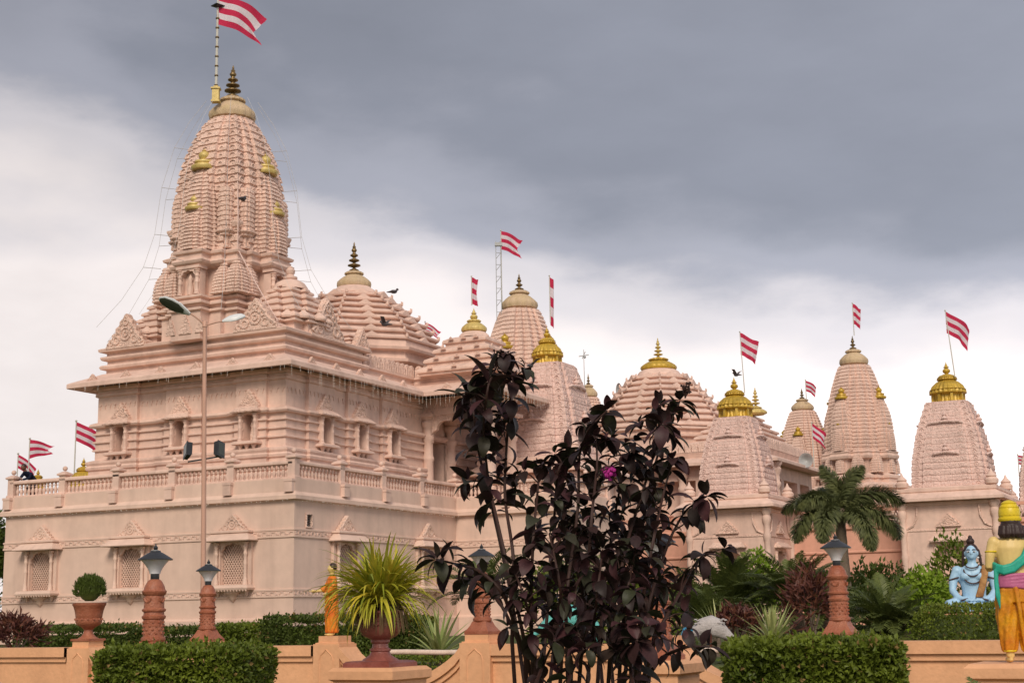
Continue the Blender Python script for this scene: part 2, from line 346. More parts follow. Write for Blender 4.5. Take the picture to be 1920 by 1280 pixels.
# small stepped roof of a rectangular plan ------------------------------
def tier_roof(mb, poly, z0, z1, n, shrink, bulge=.06):
    """poly shrinks by shrink[0]..shrink[1] (curve) over n tiers; each tier a rounded lip over a recess"""
    H = (z1 - z0) / n; prof = []
    for k in range(n):
        d0 = -shrink * ((k / n) ** 1.12); d1 = -shrink * (((k + 1) / n) ** 1.12); zz = z0 + k * H
        prof += [(d0 - bulge * .8, zz), (d0 - bulge * .8, zz + H * .22), (d0 + bulge, zz + H * .26), (d0 + bulge * 1.15, zz + H * .42), (d0 + bulge * .6, zz + H * .60), ((d0 + d1) / 2, zz + H * .82), (d1 - bulge * .6, zz + H * .98)]
    return mould(mb, poly, prof)
def dome_oct(mb, cx, cy, tab, n, gab=True, sides=8, ph=math.pi / 8):
    """tab: [(z, r)] silhouette; tiers like tier_roof, with small gables on faces and curls on the ridges"""
    z0, z1 = tab[0][0], tab[-1][0]; H = (z1 - z0) / n; rs = []
    k8 = 1 / math.cos(math.pi / sides)
    for k in range(n):
        za = z0 + k * H; r0 = interp(tab, za); r1 = interp(tab, za + H)
        for r_, z in ((r0 - .10, za), (r0 - .10, za + H * .22), (r0 + .05, za + H * .27), (r0 + .07, za + H * .45), (r0 + .01, za + H * .62), (r0 * .4 + r1 * .6 - .03, za + H * .85), (r1 - .07, za + H * .99)):
            rs.append([(x, y, z) for x, y in ngon(sides, max(.05, r_) * k8, cx, cy, ph)])
        if gab:
            for j in range(sides):
                a = ph + math.pi / sides + 2 * math.pi * j / sides
                mb.M = Matrix.Translation((cx, cy, 0)) @ Matrix.Rotation(a + math.pi / 2, 4, 'Z')
                w = min(.36, r0 * .3)
                mb.add([(-w, -r0 - .07, za + H * .45), (w, -r0 - .07, za + H * .45), (0, -r0 - .05, za + H * 1.15), (-w, -r0 + .25, za + H * .45), (w, -r0 + .25, za + H * .45), (0, -r0 + .35, za + H * 1.15)],
                       [(0, 1, 2), (0, 2, 5, 3), (1, 4, 5, 2)])
                mb.M = Matrix.Translation((cx, cy, 0)) @ Matrix.Rotation(a + math.pi / sides, 4, 'Z')
                rc = r0 * k8
                mb.tube([(rc - .05, 0, za + H * .5), (rc + .05, 0, za + H * .62), (rc + .06, 0, za + H * .9), (rc + .01, 0, za + H * 1.0)], [.08, .07, .045, .02], 5)
                mb.M = None
    return mb.rings(rs)
def merlons(mb, p0, p1, z, w=.30, h=.42, t=.10):
    p0 = Vector(p0); p1 = Vector(p1); L = (p1 - p0).length; n = max(1, round(L / w)); d = (p1 - p0).normalized(); ang = math.atan2(d.y, d.x)
    for k in range(n):
        c = p0 + d * (L * (k + .5) / n); ww = L / n * .46
        mb.M = Matrix.Translation((c.x, c.y, z)) @ Matrix.Rotation(ang, 4, 'Z')
        pts = [(-ww, 0), (ww, 0), (ww * .92, h * .3), (ww, h * .6), (ww * .7, h * .86), (0, h), (-ww * .7, h * .86), (-ww, h * .6), (-ww * .92, h * .3)]
        mb.rings([[(x, t / 2, q) for x, q in pts], [(x, -t / 2, q) for x, q in pts]]); mb.M = None
def pillar_prof(r, h):
    return [(r * 1.5, 0), (r * 1.5, h * .05), (r * 1.2, h * .07), (r * 1.35, h * .11), (r * 1.05, h * .13), (r, h * .2), (r * .98, h * .45), (r * 1.12, h * .47), (r * 1.12, h * .50), (r * .95, h * .52), (r * .92, h * .68),
            (r * 1.15, h * .70), (r * 1.2, h * .74), (r * .95, h * .76), (r * .95, h * .84), (r * 1.3, h * .87), (r * 1.4, h * .91), (r * 1.1, h * .93), (r * 1.65, h * .97), (r * 1.65, h)]

# ------------------------------------------------------------------ ground
gm = MB(); NB = [-400, -60, -21.2, -19.6, -10, 60, 900]; NA = [-700, -200, -60, -20, 20, 60, 200, 700]
gv = [tuple(K(a, b, 0 if b < -20.6 else .98)) for b in NB for a in NA]; na = len(NA)
gm.add(gv, [(j * na + i, (j + 1) * na + i, (j + 1) * na + i + 1, j * na + i + 1) for j in range(len(NB) - 1) for i in range(na - 1)])
for i, f in enumerate(gm.f): gm.f[i] = f[::-1] if False else f
tag(gm.build('ground', SOIL), kind='structure')

# ------------------------------------------------------------------ the big temple (local x = -a, y = b)
T = thing('temple', 'large pink sandstone temple with tall carved tower on high plinth, at left', 'temple', K(0, 0, 0), -AZ)
plinth_poly = [(-12.0, 0), (0, 0), (0, 10.1), (4.45, 10.1), (4.45, 14), (0, 14), (0, 19), (-12.0, 19)]
mb = MB()
mould(mb, plinth_poly, [(.16, .3), (.16, 1.62), (.02, 1.66), (0, 1.7), (0, 2.30), (.04, 2.31), (.04, 2.36), (.02, 2.37), (.02, 2.49), (.04, 2.50), (.04, 2.55), (0, 2.56), (0, 4.10), (.04, 4.11), (.04, 4.16), (.02, 4.17),
                        (.02, 4.31), (.04, 4.32), (.04, 4.37), (0, 4.38), (0, 5.22), (.05, 5.24), (.16, 5.26), (.16, 5.38), (.08, 5.46), (.04, 5.50), (.04, 5.90), (-.5, 5.905)])
pl = mb.build('plinth', PALE, T)
LW = [(-2.25, 0, 0), (-6.35, 0, 0), (-10.25, 0, 0)]; RW = [(0, 2.75, math.pi / 2), (0, 7.95, math.pi / 2)]
WW, WZ0, WZ1 = .46, 2.72, 3.98
holes = []
for x, y, r in LW: holes.append((x - WW, x + WW, -.3, .55, WZ0, WZ1))
for x, y, r in RW: holes.append((-.55, .3, y - WW, y + WW, WZ0, WZ1))
holes.append((-.5, .3, .62, .90, 4.46, 4.82))
cut(pl, holes)
# carved fret bands on the plinth
mb = MB()
for zc in (2.43, 4.24):
    k = 0
    for (p, q) in (((-12.0, -.02), (0, -.02)), ((.02, 0), (.02, 10.1)), ((0, 10.08), (4.45, 10.08))):
        p = Vector(p); q = Vector(q); L = (q - p).length; n = int(L / .17); d = (q - p) / n; ang = math.atan2(d.y, d.x)
        for i in range(n):
            c = p + d * (i + .5); mb.M = Matrix.Translation((c.x, c.y, zc)) @ Matrix.Rotation(ang, 4, 'Z')
            s = 1 if i % 2 else -1
            mb.box(-.065, -.04, -.022, .01, -.05, .05); mb.box(-.04, .06, -.022, .01, s * .035 - .012, s * .035 + .012); mb.M = None
tag(mb.build('fret_band', CARVE, pl), kind='stuff')
# service opening with its dark louvre
mb = MB(); mb.box(.01, .05, .58, .62, 4.42, 4.86); mb.box(.01, .05, .90, .94, 4.42, 4.86); mb.box(.01, .05, .62, .90, 4.82, 4.86); mb.box(.01, .05, .62, .90, 4.42, 4.46)
vent = mb.build('vent', CARVE, T)
for k in range(5):
    mb = MB(); mb.box(-.10, -.02, .62, .90, 4.48 + k * .07, 4.50 + k * .07); mb.build('louvre', DARKM, vent)

# jharokha windows of the plinth
def arch_pts(w, h0, h1, cusps=5, n=6):
    """cusped arch underside from (-w,h0) to (w,h0), crown h1"""
    pts = []
    for c in range(cusps):
        a0 = math.pi - math.pi * c / cusps; a1 = math.pi - math.pi * (c + 1) / cusps
        p0 = Vector((w * math.cos(a0), h0 + (h1 - h0) * math.sin(a0))); p1 = Vector((w * math.cos(a1), h0 + (h1 - h0) * math.sin(a1)))
        for k in range(n):
            t = k / n; q = p0.lerp(p1, t); b = math.sin(math.pi * t) * (p1 - p0).length * .28; nn = Vector((q.x, q.y - h0 + .01)).normalized(); q = q + nn * b; pts.append((q.x, q.y))
    pts.append((w, h0)); return pts
def arch_slab(mb, w, z0, z1, top, wout, y0, y1, cusps=5):
    ap = arch_pts(w, z0, z1, cusps); n = len(ap); vs_ = []; fs_ = []
    for y in (y0, y1):
        vs_ += [(x, y, z) for x, z in ap] + [(max(-wout, min(wout, x * wout / w)), y, top) for x, z in ap]
    N = 2 * n
    for i in range(n - 1):
        fs_ += [(i, i + 1, n + i + 1, n + i), (N + i + 1, N + i, N + n + i, N + n + i + 1), (i + 1, i, N + i, N + i + 1), (n + i, n + i + 1, N + n + i + 1, N + n + i)]
    vs2 = len(vs_); fs_ += [(0, n, N + n, N), (n - 1, N + n - 1, N + 2 * n - 1, 2 * n - 1)]
    mb.add(vs_, fs_)
mb = MB()
for s in (-1, 1): mb.box(s * .60 - .13, s * .60 + .13, -.10, .0, 2.70, 4.05)
arch_slab(mb, .44, 3.62, 3.96, 4.06, .48, -.09, -.01)
win = mb.build('window', PALE, T)
for s in (-1, 1):
    mb = MB(); mb.lathe(pillar_prof(.055, 1.30), 10, (s * .56, -.17, 2.72)); mb.build('pillar', PALE, win, 40)
mb = MB()
mould(mb, rect(-.72, .72, -.30, 0), [(.10, 4.06), (.18, 4.04), (.20, 4.07), (.0, 4.26), (-.02, 4.30), (.03, 4.31), (.03, 4.36), (-.02, 4.38)])
gable(mb, 1.05, .50, .12, 0, -.02, 4.40); mb.build('hood', PALE, win, 30)
mb = MB()
for k in range(-9, 20):
    for s in (-1, 1):
        x = k * .1; pts = []
        for z in (2.70, 4.0):
            pts.append((x + s * (z - 2.7) * .7 - (0 if s > 0 else -.0), z))
        (xa, za), (xb, zb) = pts
        def clipx(xq): return za + (xq - xa) / (xb - xa) * (zb - za)
        lo, hi = -.46, .46; zs = sorted((clipx(lo), clipx(hi))); z0_, z1_ = max(2.70, zs[0]), min(4.0, zs[1])
        if z1_ - z0_ < .05: continue
        X = lambda z: xa + (z - za) / (zb - za) * (xb - xa)
        yy = .06 if s > 0 else .085
        mb.tube([(X(z0_), yy, z0_), (X(z1_), yy, z1_)], .021, 4)
for k in range(-9, 20):
    x = -.9 + k * .1
    if abs(x) < .45: pass
mb.build('lattice', PALE, win)
mb = MB(); mould(mb, rect(-.74, .74, -.34, 0), [(0, 2.55), (.06, 2.56), (.08, 2.62), (.04, 2.66), (.02, 2.71), (-.02, 2.72)])
for k in range(14): mb.ball((-.75 + k * 1.5 / 13, -.37, 2.54), .035, 6, 4)
mb.lathe([(.005, 2.18), (.06, 2.24), (.12, 2.30), (.16, 2.40), (.28, 2.47), (.30, 2.55)], 12, (0, -.02, 0))
for s in (-1, 1): mb.lathe([(.01, 2.36), (.05, 2.40), (.06, 2.47), (.10, 2.55)], 8, (s * .55, -.08, 0))
mb.build('sill', PALE, win, 40)
for i, (x, y, r) in enumerate(LW + RW):
    o = win if i == 0 else copy_tree(win, T); o.location = (x, y, 0); o.rotation_euler = (0, 0, r)

# balustrade on the plinth's edge
mb = MB()
def rail_run(p, q):
    p = Vector(p); q = Vector(q); d = (q - p); L = d.length; ang = math.atan2(d.y, d.x)
    mb.M = Matrix.Translation((p.x, p.y, 0)) @ Matrix.Rotation(ang, 4, 'Z')
    mb.box(0, L, -.11, .11, 5.89, 5.95); mould(mb, rect(0, L, -.10, .10), [(0, 6.34), (.03, 6.36), (.03, 6.42), (.01, 6.46), (-.04, 6.47)]); mb.M = None
runs = [((-11.85, .12), (-.12, .12)), ((-.12, .12), (-.12, 10.2)), ((-.12, 10.22), (4.35, 10.22)), ((4.35, 10.22), (4.35, 13.9))]
for p, q in runs: rail_run(p, q)
bal = mb.build('balustrade', STONE, T)
mb = MB(); mb.lathe([(.06, 0), (.06, .03), (.035, .05), (.055, .12), (.062, .17), (.04, .24), (.028, .27), (.05, .30), (.05, .32), (.034, .35), (.045, .39), (.06, .40), (.06, .42)], 8)
bme = mb.build('baluster', STONE, bal, 50); bme.location = (0, 0, 5.93); first = True
mbp = MB(); mbp.box(-.13, .13, -.13, .13, 0, .62); mould(mbp, rect(-.13, .13, -.13, .13), [(.02, .62), (.06, .64), (.06, .69), (.0, .73), (-.10, .78)])
mbp.ball((0, 0, .87), .085, 10, 6); mould(mbp, rect(-.13, .13, -.13, .13), [(.03, -.01), (.03, .06), (.0, .08)])
mbp.box(-.15, .15, -.30, -.11, -.42, -.02); mbp.box(-.17, .17, -.315, -.11, -.10, -.02)
post = mbp.build('post', STONE, bal, 40); post.location = (-.12, .12, 5.9); pfirst = True
def put_post(x, y, r):
    global pfirst
    o = post if pfirst else post.copy()
    if not pfirst: LINK(o)
    pfirst = False; o.location = (x, y, 5.9); o.rotation_euler = (0, 0, r)
for ri, (p, q) in enumerate(runs):
    p = Vector(p); q = Vector(q); L = (q - p).length; nb = max(1, round(L / 2.45)); d = (q - p) / L; ang = math.atan2(d.y, d.x)
    for k in range(nb + (1 if ri in (0, 3) else 0)):
        kk = k if ri in (0, 3) else k + 0
        if ri in (1, 2) and k == 0 and ri == 1: continue
        c = p + d * (L * kk / nb); put_post(c.x, c.y, ang)
    for k in range(nb):
        s0 = L * k / nb + .22; s1 = L * (k + 1) / nb - .22; n = 12
        for j in range(n):
            c = p + d * (s0 + (s1 - s0) * j / (n - 1)); o = bme if first else bme.copy()
            if not first: LINK(o)
            first = False; o.location = (c.x, c.y, 5.93)

# body: walls with window bays, grooves, string course
XR, XL, YF, YB = -1.45, -9.3, 1.5, 17.0
def bays_front(y, segs, p):      # along +x at y, segs [(x0,x1)] pushed out by p
    pts = [(XL, y)]
    for x0, x1 in segs:
        if x0 <= XL + .01: pts[0] = (XL, y - p)
        else: pts += [(x0, y), (x0, y - p)]
        pts += [(x1, y - p), (x1, y)]
    return pts
front = bays_front(YF, [(XL, -7.55), (-6.3, -4.8), (-3.35, -2.15)], .13) + [(XR, YF)]
right = []
for y0, y1 in ((2.6, 4.15), (4.95, 6.2), (7.15, 8.3)): right += [(XR, y0), (XR + .13, y0), (XR + .13, y1), (XR, y1)]
body_poly = front + right + [(XR, YB), (XL, YB)]
prof = [(.30, 5.9), (.30, 6.25), (.24, 6.30), (.30, 6.36), (.34, 6.45), (.30, 6.55), (.18, 6.60), (.18, 6.74), (.24, 6.78), (.26, 6.86), (.22, 6.92), (.26, 7.0), (.26, 7.06), (.10, 7.12), (.04, 7.13)]
for z in (7.42, 7.70, 7.98): prof += [(.04, z), (.11, z + .012), (.11, z + .065), (.03, z + .09)]
prof += [(.03, 8.22), (.17, 8.24), (.21, 8.30), (.18, 8.37), (.07, 8.42), (.0, 8.44), (0, 9.30), (.07, 9.33), (.07, 9.42), (.02, 9.45), (.02, 9.52), (.15, 9.55), (.15, 9.66), (.03, 9.70), (.0, 9.9)]
mb = MB(); mould(mb, body_poly, prof)
body = mb.build('wall', STONE, T)
LN = [-2.75, -5.6, -8.2]; RN = [3.45, 5.6, 7.72]
holes = [(x - .23, x + .23, YF - .6, YF + .22, 7.36, 8.24) for x in LN] + [(XR - .22, XR + .6, y - .23, y + .23, 7.36, 8.24) for y in RN]
holes.append((XR - .9, XR + .8, 10.35, 11.8, 5.7, 8.2))
cut(body, holes)
# hanging bell frieze
mb = MB()
def frieze(p, q, z):
    p = Vector(p); q = Vector(q); L = (q - p).length; n = int(L / .2); d = (q - p) / n; ang = math.atan2(d.y, d.x)
    for i in range(n):
        c = p + d * (i + .5); mb.M = Matrix.Translation((c.x, c.y, z)) @ Matrix.Rotation(ang, 4, 'Z')
        mb.box(-.055, .055, -.03, .01, 0, .04); mb.add([(-.035, -.03, 0), (.035, -.03, 0), (0, -.025, -.14), (-.03, .01, 0), (.03, .01, 0), (0, .01, -.14)], [(0, 2, 1), (0, 3, 5, 2), (1, 2, 5, 4)]); mb.M = None
i = 0
ordered = body_poly[:body_poly.index((XR, YB)) + 1]
for p, q in zip(ordered, ordered[1:]):
    if (Vector(q) - Vector(p)).length > .5: frieze(p, q, 9.02)
tag(mb.build('bell_frieze', CARVE, body), kind='stuff')
# niche windows
mb = MB()
for s in (-1, 1): mb.lathe(pillar_prof(.055, .90), 8, (s * .30, -.30, 7.34)); mb.box(s * .30 - .06, s * .30 + .06, -.30, -.12, 7.36, 8.24)
arch_slab(mb, .24, 8.02, 8.24, 8.30, .30, -.30, -.16, 5)
nw = mb.build('niche', STONE, T, 40)
mb = MB(); mould(mb, rect(-.45, .45, -.42, -.1), [(0, 7.22), (.06, 7.24), (.06, 7.30), (0, 7.345)])
for s in (-1, 0, 1): mb.lathe([(.01, 7.06), (.05, 7.09), (.07, 7.16), (.11, 7.22)], 8, (s * .27, -.30, 0))
mb.build('sill', STONE, nw, 40)
mb = MB(); mould(mb, rect(-.45, .45, -.40, -.1), [(0, 8.28), (.10, 8.27), (.12, 8.31), (0, 8.42), (-.05, 8.46)]); gable(mb, .82, .56, .16, 0, -.10, 8.50); mb.build('hood', CARVE, nw)
mb = MB(); mb.lathe([(.09, 0), (.10, .2), (.06, .42), (.09, .5), (.07, .58), (.05, .62), (.06, .68), (.01, .76)], 8, (0, .02, 7.38)); mb.build('figure', CARVE, nw, 50)
for i, (x, y, r) in enumerate([(x, YF, 0) for x in LN] + [(XR, y, math.pi / 2) for y in RN]):
    o = nw if i == 0 else copy_tree(nw, T); o.location = (x, y, 0); o.rotation_euler = (0, 0, r)

# eaves with the side porch
eave_poly = [(-9.3, 1.5), (-1.5, 1.5), (-1.5, 9.8), (1.55, 9.8), (1.55, 12.4), (-1.5, 12.4), (-1.5, 17), (-9.3, 17)]
mb = MB(); mould(mb, eave_poly, [(-.4, 9.80), (.1, 9.74), (.78, 9.62), (.80, 9.60), (.83, 9.62), (.83, 9.76), (.78, 9.80), (.45, 9.95), (.12, 10.10), (.0, 10.16), (-.4, 10.17)])
ev = mb.build('eave', STONE, T)
mb = MB()   # lotus stubs along the eave
for p, q, n in (((-9.9, .93), (-.9, .93), 6), ((-.93, 1.4), (-.93, 8.6), 5), ((-.4, 9.23), (1.9, 9.23), 2)):
    p = Vector(p); q = Vector(q); ang = math.atan2((q - p).y, (q - p).x)
    for k in range(n):
        c = p.lerp(q, (k + .5) / n); mb.M = Matrix.Translation((c.x, c.y, 9.86)) @ Matrix.Rotation(ang, 4, 'Z'); gable(mb, .42, .22, .08, 0, .0, 0); mb.M = None
tag(mb.build('eave_crest', CARVE, ev), kind='stuff')
# parapet mouldings over the sanctum
sanct = [(-9.3, 1.5), (-8.9, 1.5), (-7.7, 1.5), (-7.7, 1.9), (-6.9, 1.9), (-6.9, 1.45), (-3.4, 1.45), (-3.4, 1.9), (-3.3, 1.9), (-3.3, 1.5), (-1.5, 1.5), (-1.5, 2.6), (-1.38, 2.6), (-1.38, 4.9), (-1.5, 4.9), (-1.5, 6.3), (-9.3, 6.3)]
sanct = [(-9.3, 1.5), (-7.6, 1.5), (-7.6, 1.78), (-6.9, 1.78), (-6.9, 1.45), (-3.5, 1.45), (-3.5, 1.78), (-3.38, 1.78), (-3.38, 1.5), (-1.5, 1.5), (-1.5, 2.7), (-1.38, 2.7), (-1.38, 4.9), (-1.5, 4.9), (-1.5, 6.3), (-9.3, 6.3)]
mb = MB(); mould(mb, rect(-9.3, -1.5, 1.5, 6.4), [(-.10, 10.05), (-.10, 10.28), (.05, 10.32), (.08, 10.40), (.04, 10.46), (-.12, 10.50), (-.12, 10.60), (.02, 10.64), (.06, 10.70), (.06, 10.76), (-.1, 10.80), (-.1, 10.88), (.10, 10.93), (.12, 11.02), (.06, 11.06), (-.6, 11.10)])
par = mb.build('parapet', STONE, T)
# parapet of the hall and porch with merlons
mb = MB()
hall = [(-9.0, 6.45), (-1.8, 6.45), (-1.8, 10.1), (1.25, 10.1), (1.25, 12.1), (-1.8, 12.1), (-1.8, 17), (-9.0, 17)]
mould(mb, hall, [(0, 10.05), (.08, 10.20), (.10, 10.28), (-.02, 10.32), (-.02, 10.42), (.08, 10.46), (.08, 10.52), (-.08, 10.54)])
hp = mb.build('hall_parapet', STONE, T)
for p, q in (((-1.78, 6.5), (-1.78, 10.05)), ((-1.7, 10.08), (1.25, 10.08)), ((1.27, 10.1), (1.27, 12.1))):
    mbx = MB(); P_ = Vector(p); Q_ = Vector(q); L = (Q_ - P_).length; n = round(L / .33)
    for k in range(n):
        mbm = MB(); ww = L / n * .47; h = .46
        pts = [(-ww, 0), (ww, 0), (ww * .9, h * .3), (ww, h * .6), (ww * .7, h * .86), (0, h), (-ww * .7, h * .86), (-ww, h * .6), (-ww * .9, h * .3)]
        mbm.rings([[(x, .06, z) for x, z in pts], [(x, -.06, z) for x, z in pts]]); mbm.tube([(x * .6, -.06, .03 + z * .75) for x, z in pts[1:] + pts[:1]], .016, 4)
        c = P_.lerp(Q_, (k + .5) / n); mbm.build('merlon', CARVE, hp, None, (c.x, c.y, 10.52), math.atan2((Q_ - P_).y, (Q_ - P_).x))
# big carved gables on the roof edge
for x, y, r, w, h, z in ((-2.65, 1.62, 0, 1.75, 1.02, 11.10), (-8.2, 1.62, 0, 1.7, 1.12, 11.08), (-1.62, 3.8, math.pi / 2, 2.0, 1.35, 11.06), (-1.75, 6.2, math.pi / 2, 1.0, .8, 11.0)):
    mb = MB(); gable(mb, w, h, .22); g = mb.build('gable', CARVE, T, None, (x, y, z), r)
    mb = MB()      # stepped gablet body behind
    tier_roof(mb, rect(-w * .42, w * .42, .02, 1.3), 0, h * .82, 4, w * .36, .04); mb.build('gable_roof', STONE, g)

# tower ---------------------------------------------------------------
TX, TY = -5.25, 3.30
mb = MB()
base = [(TX + 2.0 * x * (1.13 if abs(x) > .99 else 1), TY + 2.0 * y * (1.13 if abs(y) > .99 else 1)) for x, y in PLAN9]
mould(mb, base, [(.02, 10.9), (.02, 11.85), (.12, 11.88), (.12, 11.96), (-.02, 12.0), (.03, 12.06), (.16, 12.10), (.16, 12.18), (.0, 12.22), (-.05, 12.30), (.06, 12.34), (.06, 12.42), (-.22, 12.46),
                 (-.28, 12.5), (-.28, 13.42), (-.1, 13.46), (.02, 13.54), (.06, 13.62), (.02, 13.70), (-.06, 13.74), (-.06, 13.86), (.03, 13.90), (.05, 13.98), (-.05, 14.04), (-.1, 14.06)])
tw = mb.build('tower', STONE, T)
MAINC = [(0, 1), (.2, .99), (.42, .965), (.6, .90), (.74, .79), (.84, .68), (.92, .57), (1, .43)]
mb = MB(); spire(mb, TX, TY, 14.05, 19.22, 1.80, PLAN9, 17, MAINC, .05)
sp = mb.build('spire', CARVE, tw)
# relief on the spire: horseshoe motifs and eyes on every course
mb = MB()
for k in range(17):
    zc = 14.05 + (k + .34) * 5.17 / 17; w = 1.80 * interp(MAINC, (k + .34) / 17)
    for q in range(4):
        for (nx, px_, wd) in ((.79, .66, .17), (.66, .79, 0), (.90, .42, .10), (.90, -.42, .10), (.79, -.66, .17), (1, 0, .16)):
            if wd == 0: continue
            mb.M = Matrix.Translation((TX, TY, zc)) @ Matrix.Rotation(q * math.pi / 2, 4, 'Z') @ Matrix.Translation((w * nx + .012, w * px_, 0)) @ Matrix.Rotation(math.pi / 2, 4, 'Z')
            r_ = wd * w * .42
            pts = [(r_ * 1.25 * math.cos(t), -.01, r_ * 1.1 * math.sin(t) - .03) for t in [math.pi * (-.15 + 1.3 * j / 7) for j in range(8)]]
            mb.tube(pts, .022, 4); mb.box(-.025, .025, -.02, .02, -.06, .0); mb.M = None
tag(mb.build('course_relief', CARVE, sp), kind='stuff')
def crescent(parent, loc, rot, w, h):
    mb = MB()
    mb.lathe([(w * .9, 0), (w, h * .10), (w * .97, h * .17), (w * .72, h * .20), (w * .66, h * .28), (w * .74, h * .32), (w * .7, h * .40), (w * .34, h * .44), (w * .26, h * .48), (w * .42, h * .60), (w * .44, h * .70),
              (w * .30, h * .82), (w * .14, h * .86), (w * .20, h * .89), (w * .05, h * .94), (.004, h)], 24, rib=12, amp=.02)
    return mb.build('gilded_finial', PALEGOLD, parent, 45, loc, rot)
for q in range(4):
    rz = q * math.pi / 2
    def loc(d, s, z): 
        c, s_ = math.cos(rz), math.sin(rz); return (TX + d * c - s * s_, TY + d * s_ + s * c, z)
    # two nested half-spires on each face
    for d, hw, z1, nn, cw, ch in ((1.40, .74, 17.10, 20, .46, .80), (1.86, .44, 15.55, 12, .34, .60)):
        mb = MB(); x, y, z = loc(d, 0, 14.05); spire(mb, 0, 0, 0, z1 - 14.05, hw, PLAN5, nn, CURVE2, .03)
        hs = mb.build('half_spire', CARVE, tw, None, (x, y, 14.05), rz); crescent(hs, (.10, 0, z1 - 14.14), 0, cw, ch)
    # corner column bracket above a plain shaft, spirelets under the band
    for s in (-1, 1):
        x, y, z = loc(1.42, s * .98, 0)
        mb = MB(); spire(mb, 0, 0, 0, 1.55, .27, PLAN5, 9, [(0, 1), (.8, .95), (1, .8)], .02); mould(mb, [(.27 * a, .27 * b) for a, b in PLAN5], [(-.12, -.62), (-.05, -.6), (-.05, -.52), (-.12, -.5), (-.12, -.2), (-.02, -.16), (-.02, -.1), (.06, -.04), (.06, .02)])
        mb.build('column', CARVE, tw, None, (x, y, 14.72), rz)
        x, y, z = loc(1.62, s * 1.05, 12.46)
        mb = MB(); spire(mb, 0, 0, 0, 1.0, .33, PLAN5, 9, CURVE2, .018); mb.lathe([(.14, .98), (.16, 1.02), (.10, 1.08), (.02, 1.14)], 10); mould(mb, rect(-.24, .24, -.24, .24), [(0, -.02), (.10, 0), (.10, .05), (.02, .06)])
        mb.build('spirelet', CARVE, tw, None, (x, y, z), rz)
    c, s_ = math.cos(rz + math.pi / 4), math.sin(rz + math.pi / 4)
    x, y = TX + 2.16 * c, TY + 2.16 * s_
    mb = MB(); spire(mb, 0, 0, 0, 1.05, .38, PLAN5, 9, CURVE2, .02); mb.lathe([(.16, 1.0), (.19, 1.05), (.12, 1.12), (.02, 1.2)], 10)
    mb.build('spirelet', CARVE, tw, None, (x, y, 12.46), rz)
    # corner karna bracket
    x, y = TX + 1.72 * c, TY + 1.72 * s_
    mb = MB(); mould(mb, rect(-.28, .28, -.28, .28), [(-.18, 14.05), (-.12, 14.1), (-.12, 14.2), (-.16, 14.22), (-.16, 14.62), (-.10, 14.66), (-.02, 14.74), (-.08, 14.78), (0, 14.84), (.05, 14.98), (.05, 15.04)])
    mb.build('bracket', CARVE, tw, None, (x, y, 0), rz)
    # niche under the band on each face
    mb = MB(); x, y, z = loc(2.12, 0, 0)
    for s in (-1, 1): mb.lathe(pillar_prof(.07, .86), 8, (s * .36, -.06, 12.46)); mb.box(s * .36 - .07, s * .36 + .07, 0, .3, 12.46, 13.34)
    arch_slab(mb, .29, 13.02, 13.28, 13.40, .43, -.10, .12, 5); mb.box(-.5, .5, -.14, .3, 13.36, 13.46); mb.lathe([(.10, 12.48), (.11, 12.7), (.06, 12.95), (.09, 13.03), (.05, 13.13), (.01, 13.2)], 8, (0, .05, 0))
    mb.build('tower_niche', STONE, tw, 40, (x, y, 0), rz + math.pi / 2)
    # triangular relief panels on the drum wall
    mb = MB()
    for s in (-.62, 0, .62):
        if abs(s) > .1:
            for rr in range(4): mb.box(s * 1.0 - .2 + rr * .045, s + .2 - rr * .045, -.03, .02, 11.10 + rr * .13, 11.22 + rr * .13)
        else:
            for rr in range(5): mb.box(s - .26 + rr * .05, s + .26 - rr * .05, -.03, .02, 11.10 + rr * .13, 11.22 + rr * .13)
    x, y, z = loc(2.29, 0, 0); mb.build('relief_panel', CARVE, tw, None, (x, y, 0), rz + math.pi / 2)
am = amalaka('amalaka', tw, (TX, TY, 19.15), .82, 1.0, DULLGOLD)
kalash_stack('finial', tw, (TX, TY, 20.08), 1.30, .30)

# side domes of the sanctum roof
for x in (-2.55, -7.75):
    mb = MB(); D_ = [(x + 1.18 * a, 3.2 + 1.3 * b) for a, b in PLAN5]
    mould(mb, D_, [(-.1, 11.0), (-.1, 11.35), (.05, 11.38), (.05, 11.44), (-.12, 11.48)])
    tier_roof(mb, D_, 11.46, 12.75, 5, .62, .035)
    mb.lathe([(.62, 12.70), (.60, 12.78), (.50, 12.92), (.32, 13.03), (.20, 13.06), (.24, 13.10), (.24, 13.16), (.14, 13.20), (.11, 13.24), (.15, 13.30), (.16, 13.40), (.10, 13.47), (.11, 13.50), (.02, 13.56)], 20, (x, 3.2, 0))
    for q in range(4):
        for s in (-1, 0, 1):
            mb.M = Matrix.Translation((x, 3.2, 0)) @ Matrix.Rotation(q * math.pi / 2, 4, 'Z') @ Matrix.Translation((s * .62, -1.2 if s == 0 else -1.0, 11.5))
            mb.lathe([(.24, 0), (.26, .06), (.22, .16), (.10, .24), (.08, .27), (.10, .32), (.01, .40)], 10); mb.M = None
    mb.build('side_dome', STONE, T, 35)

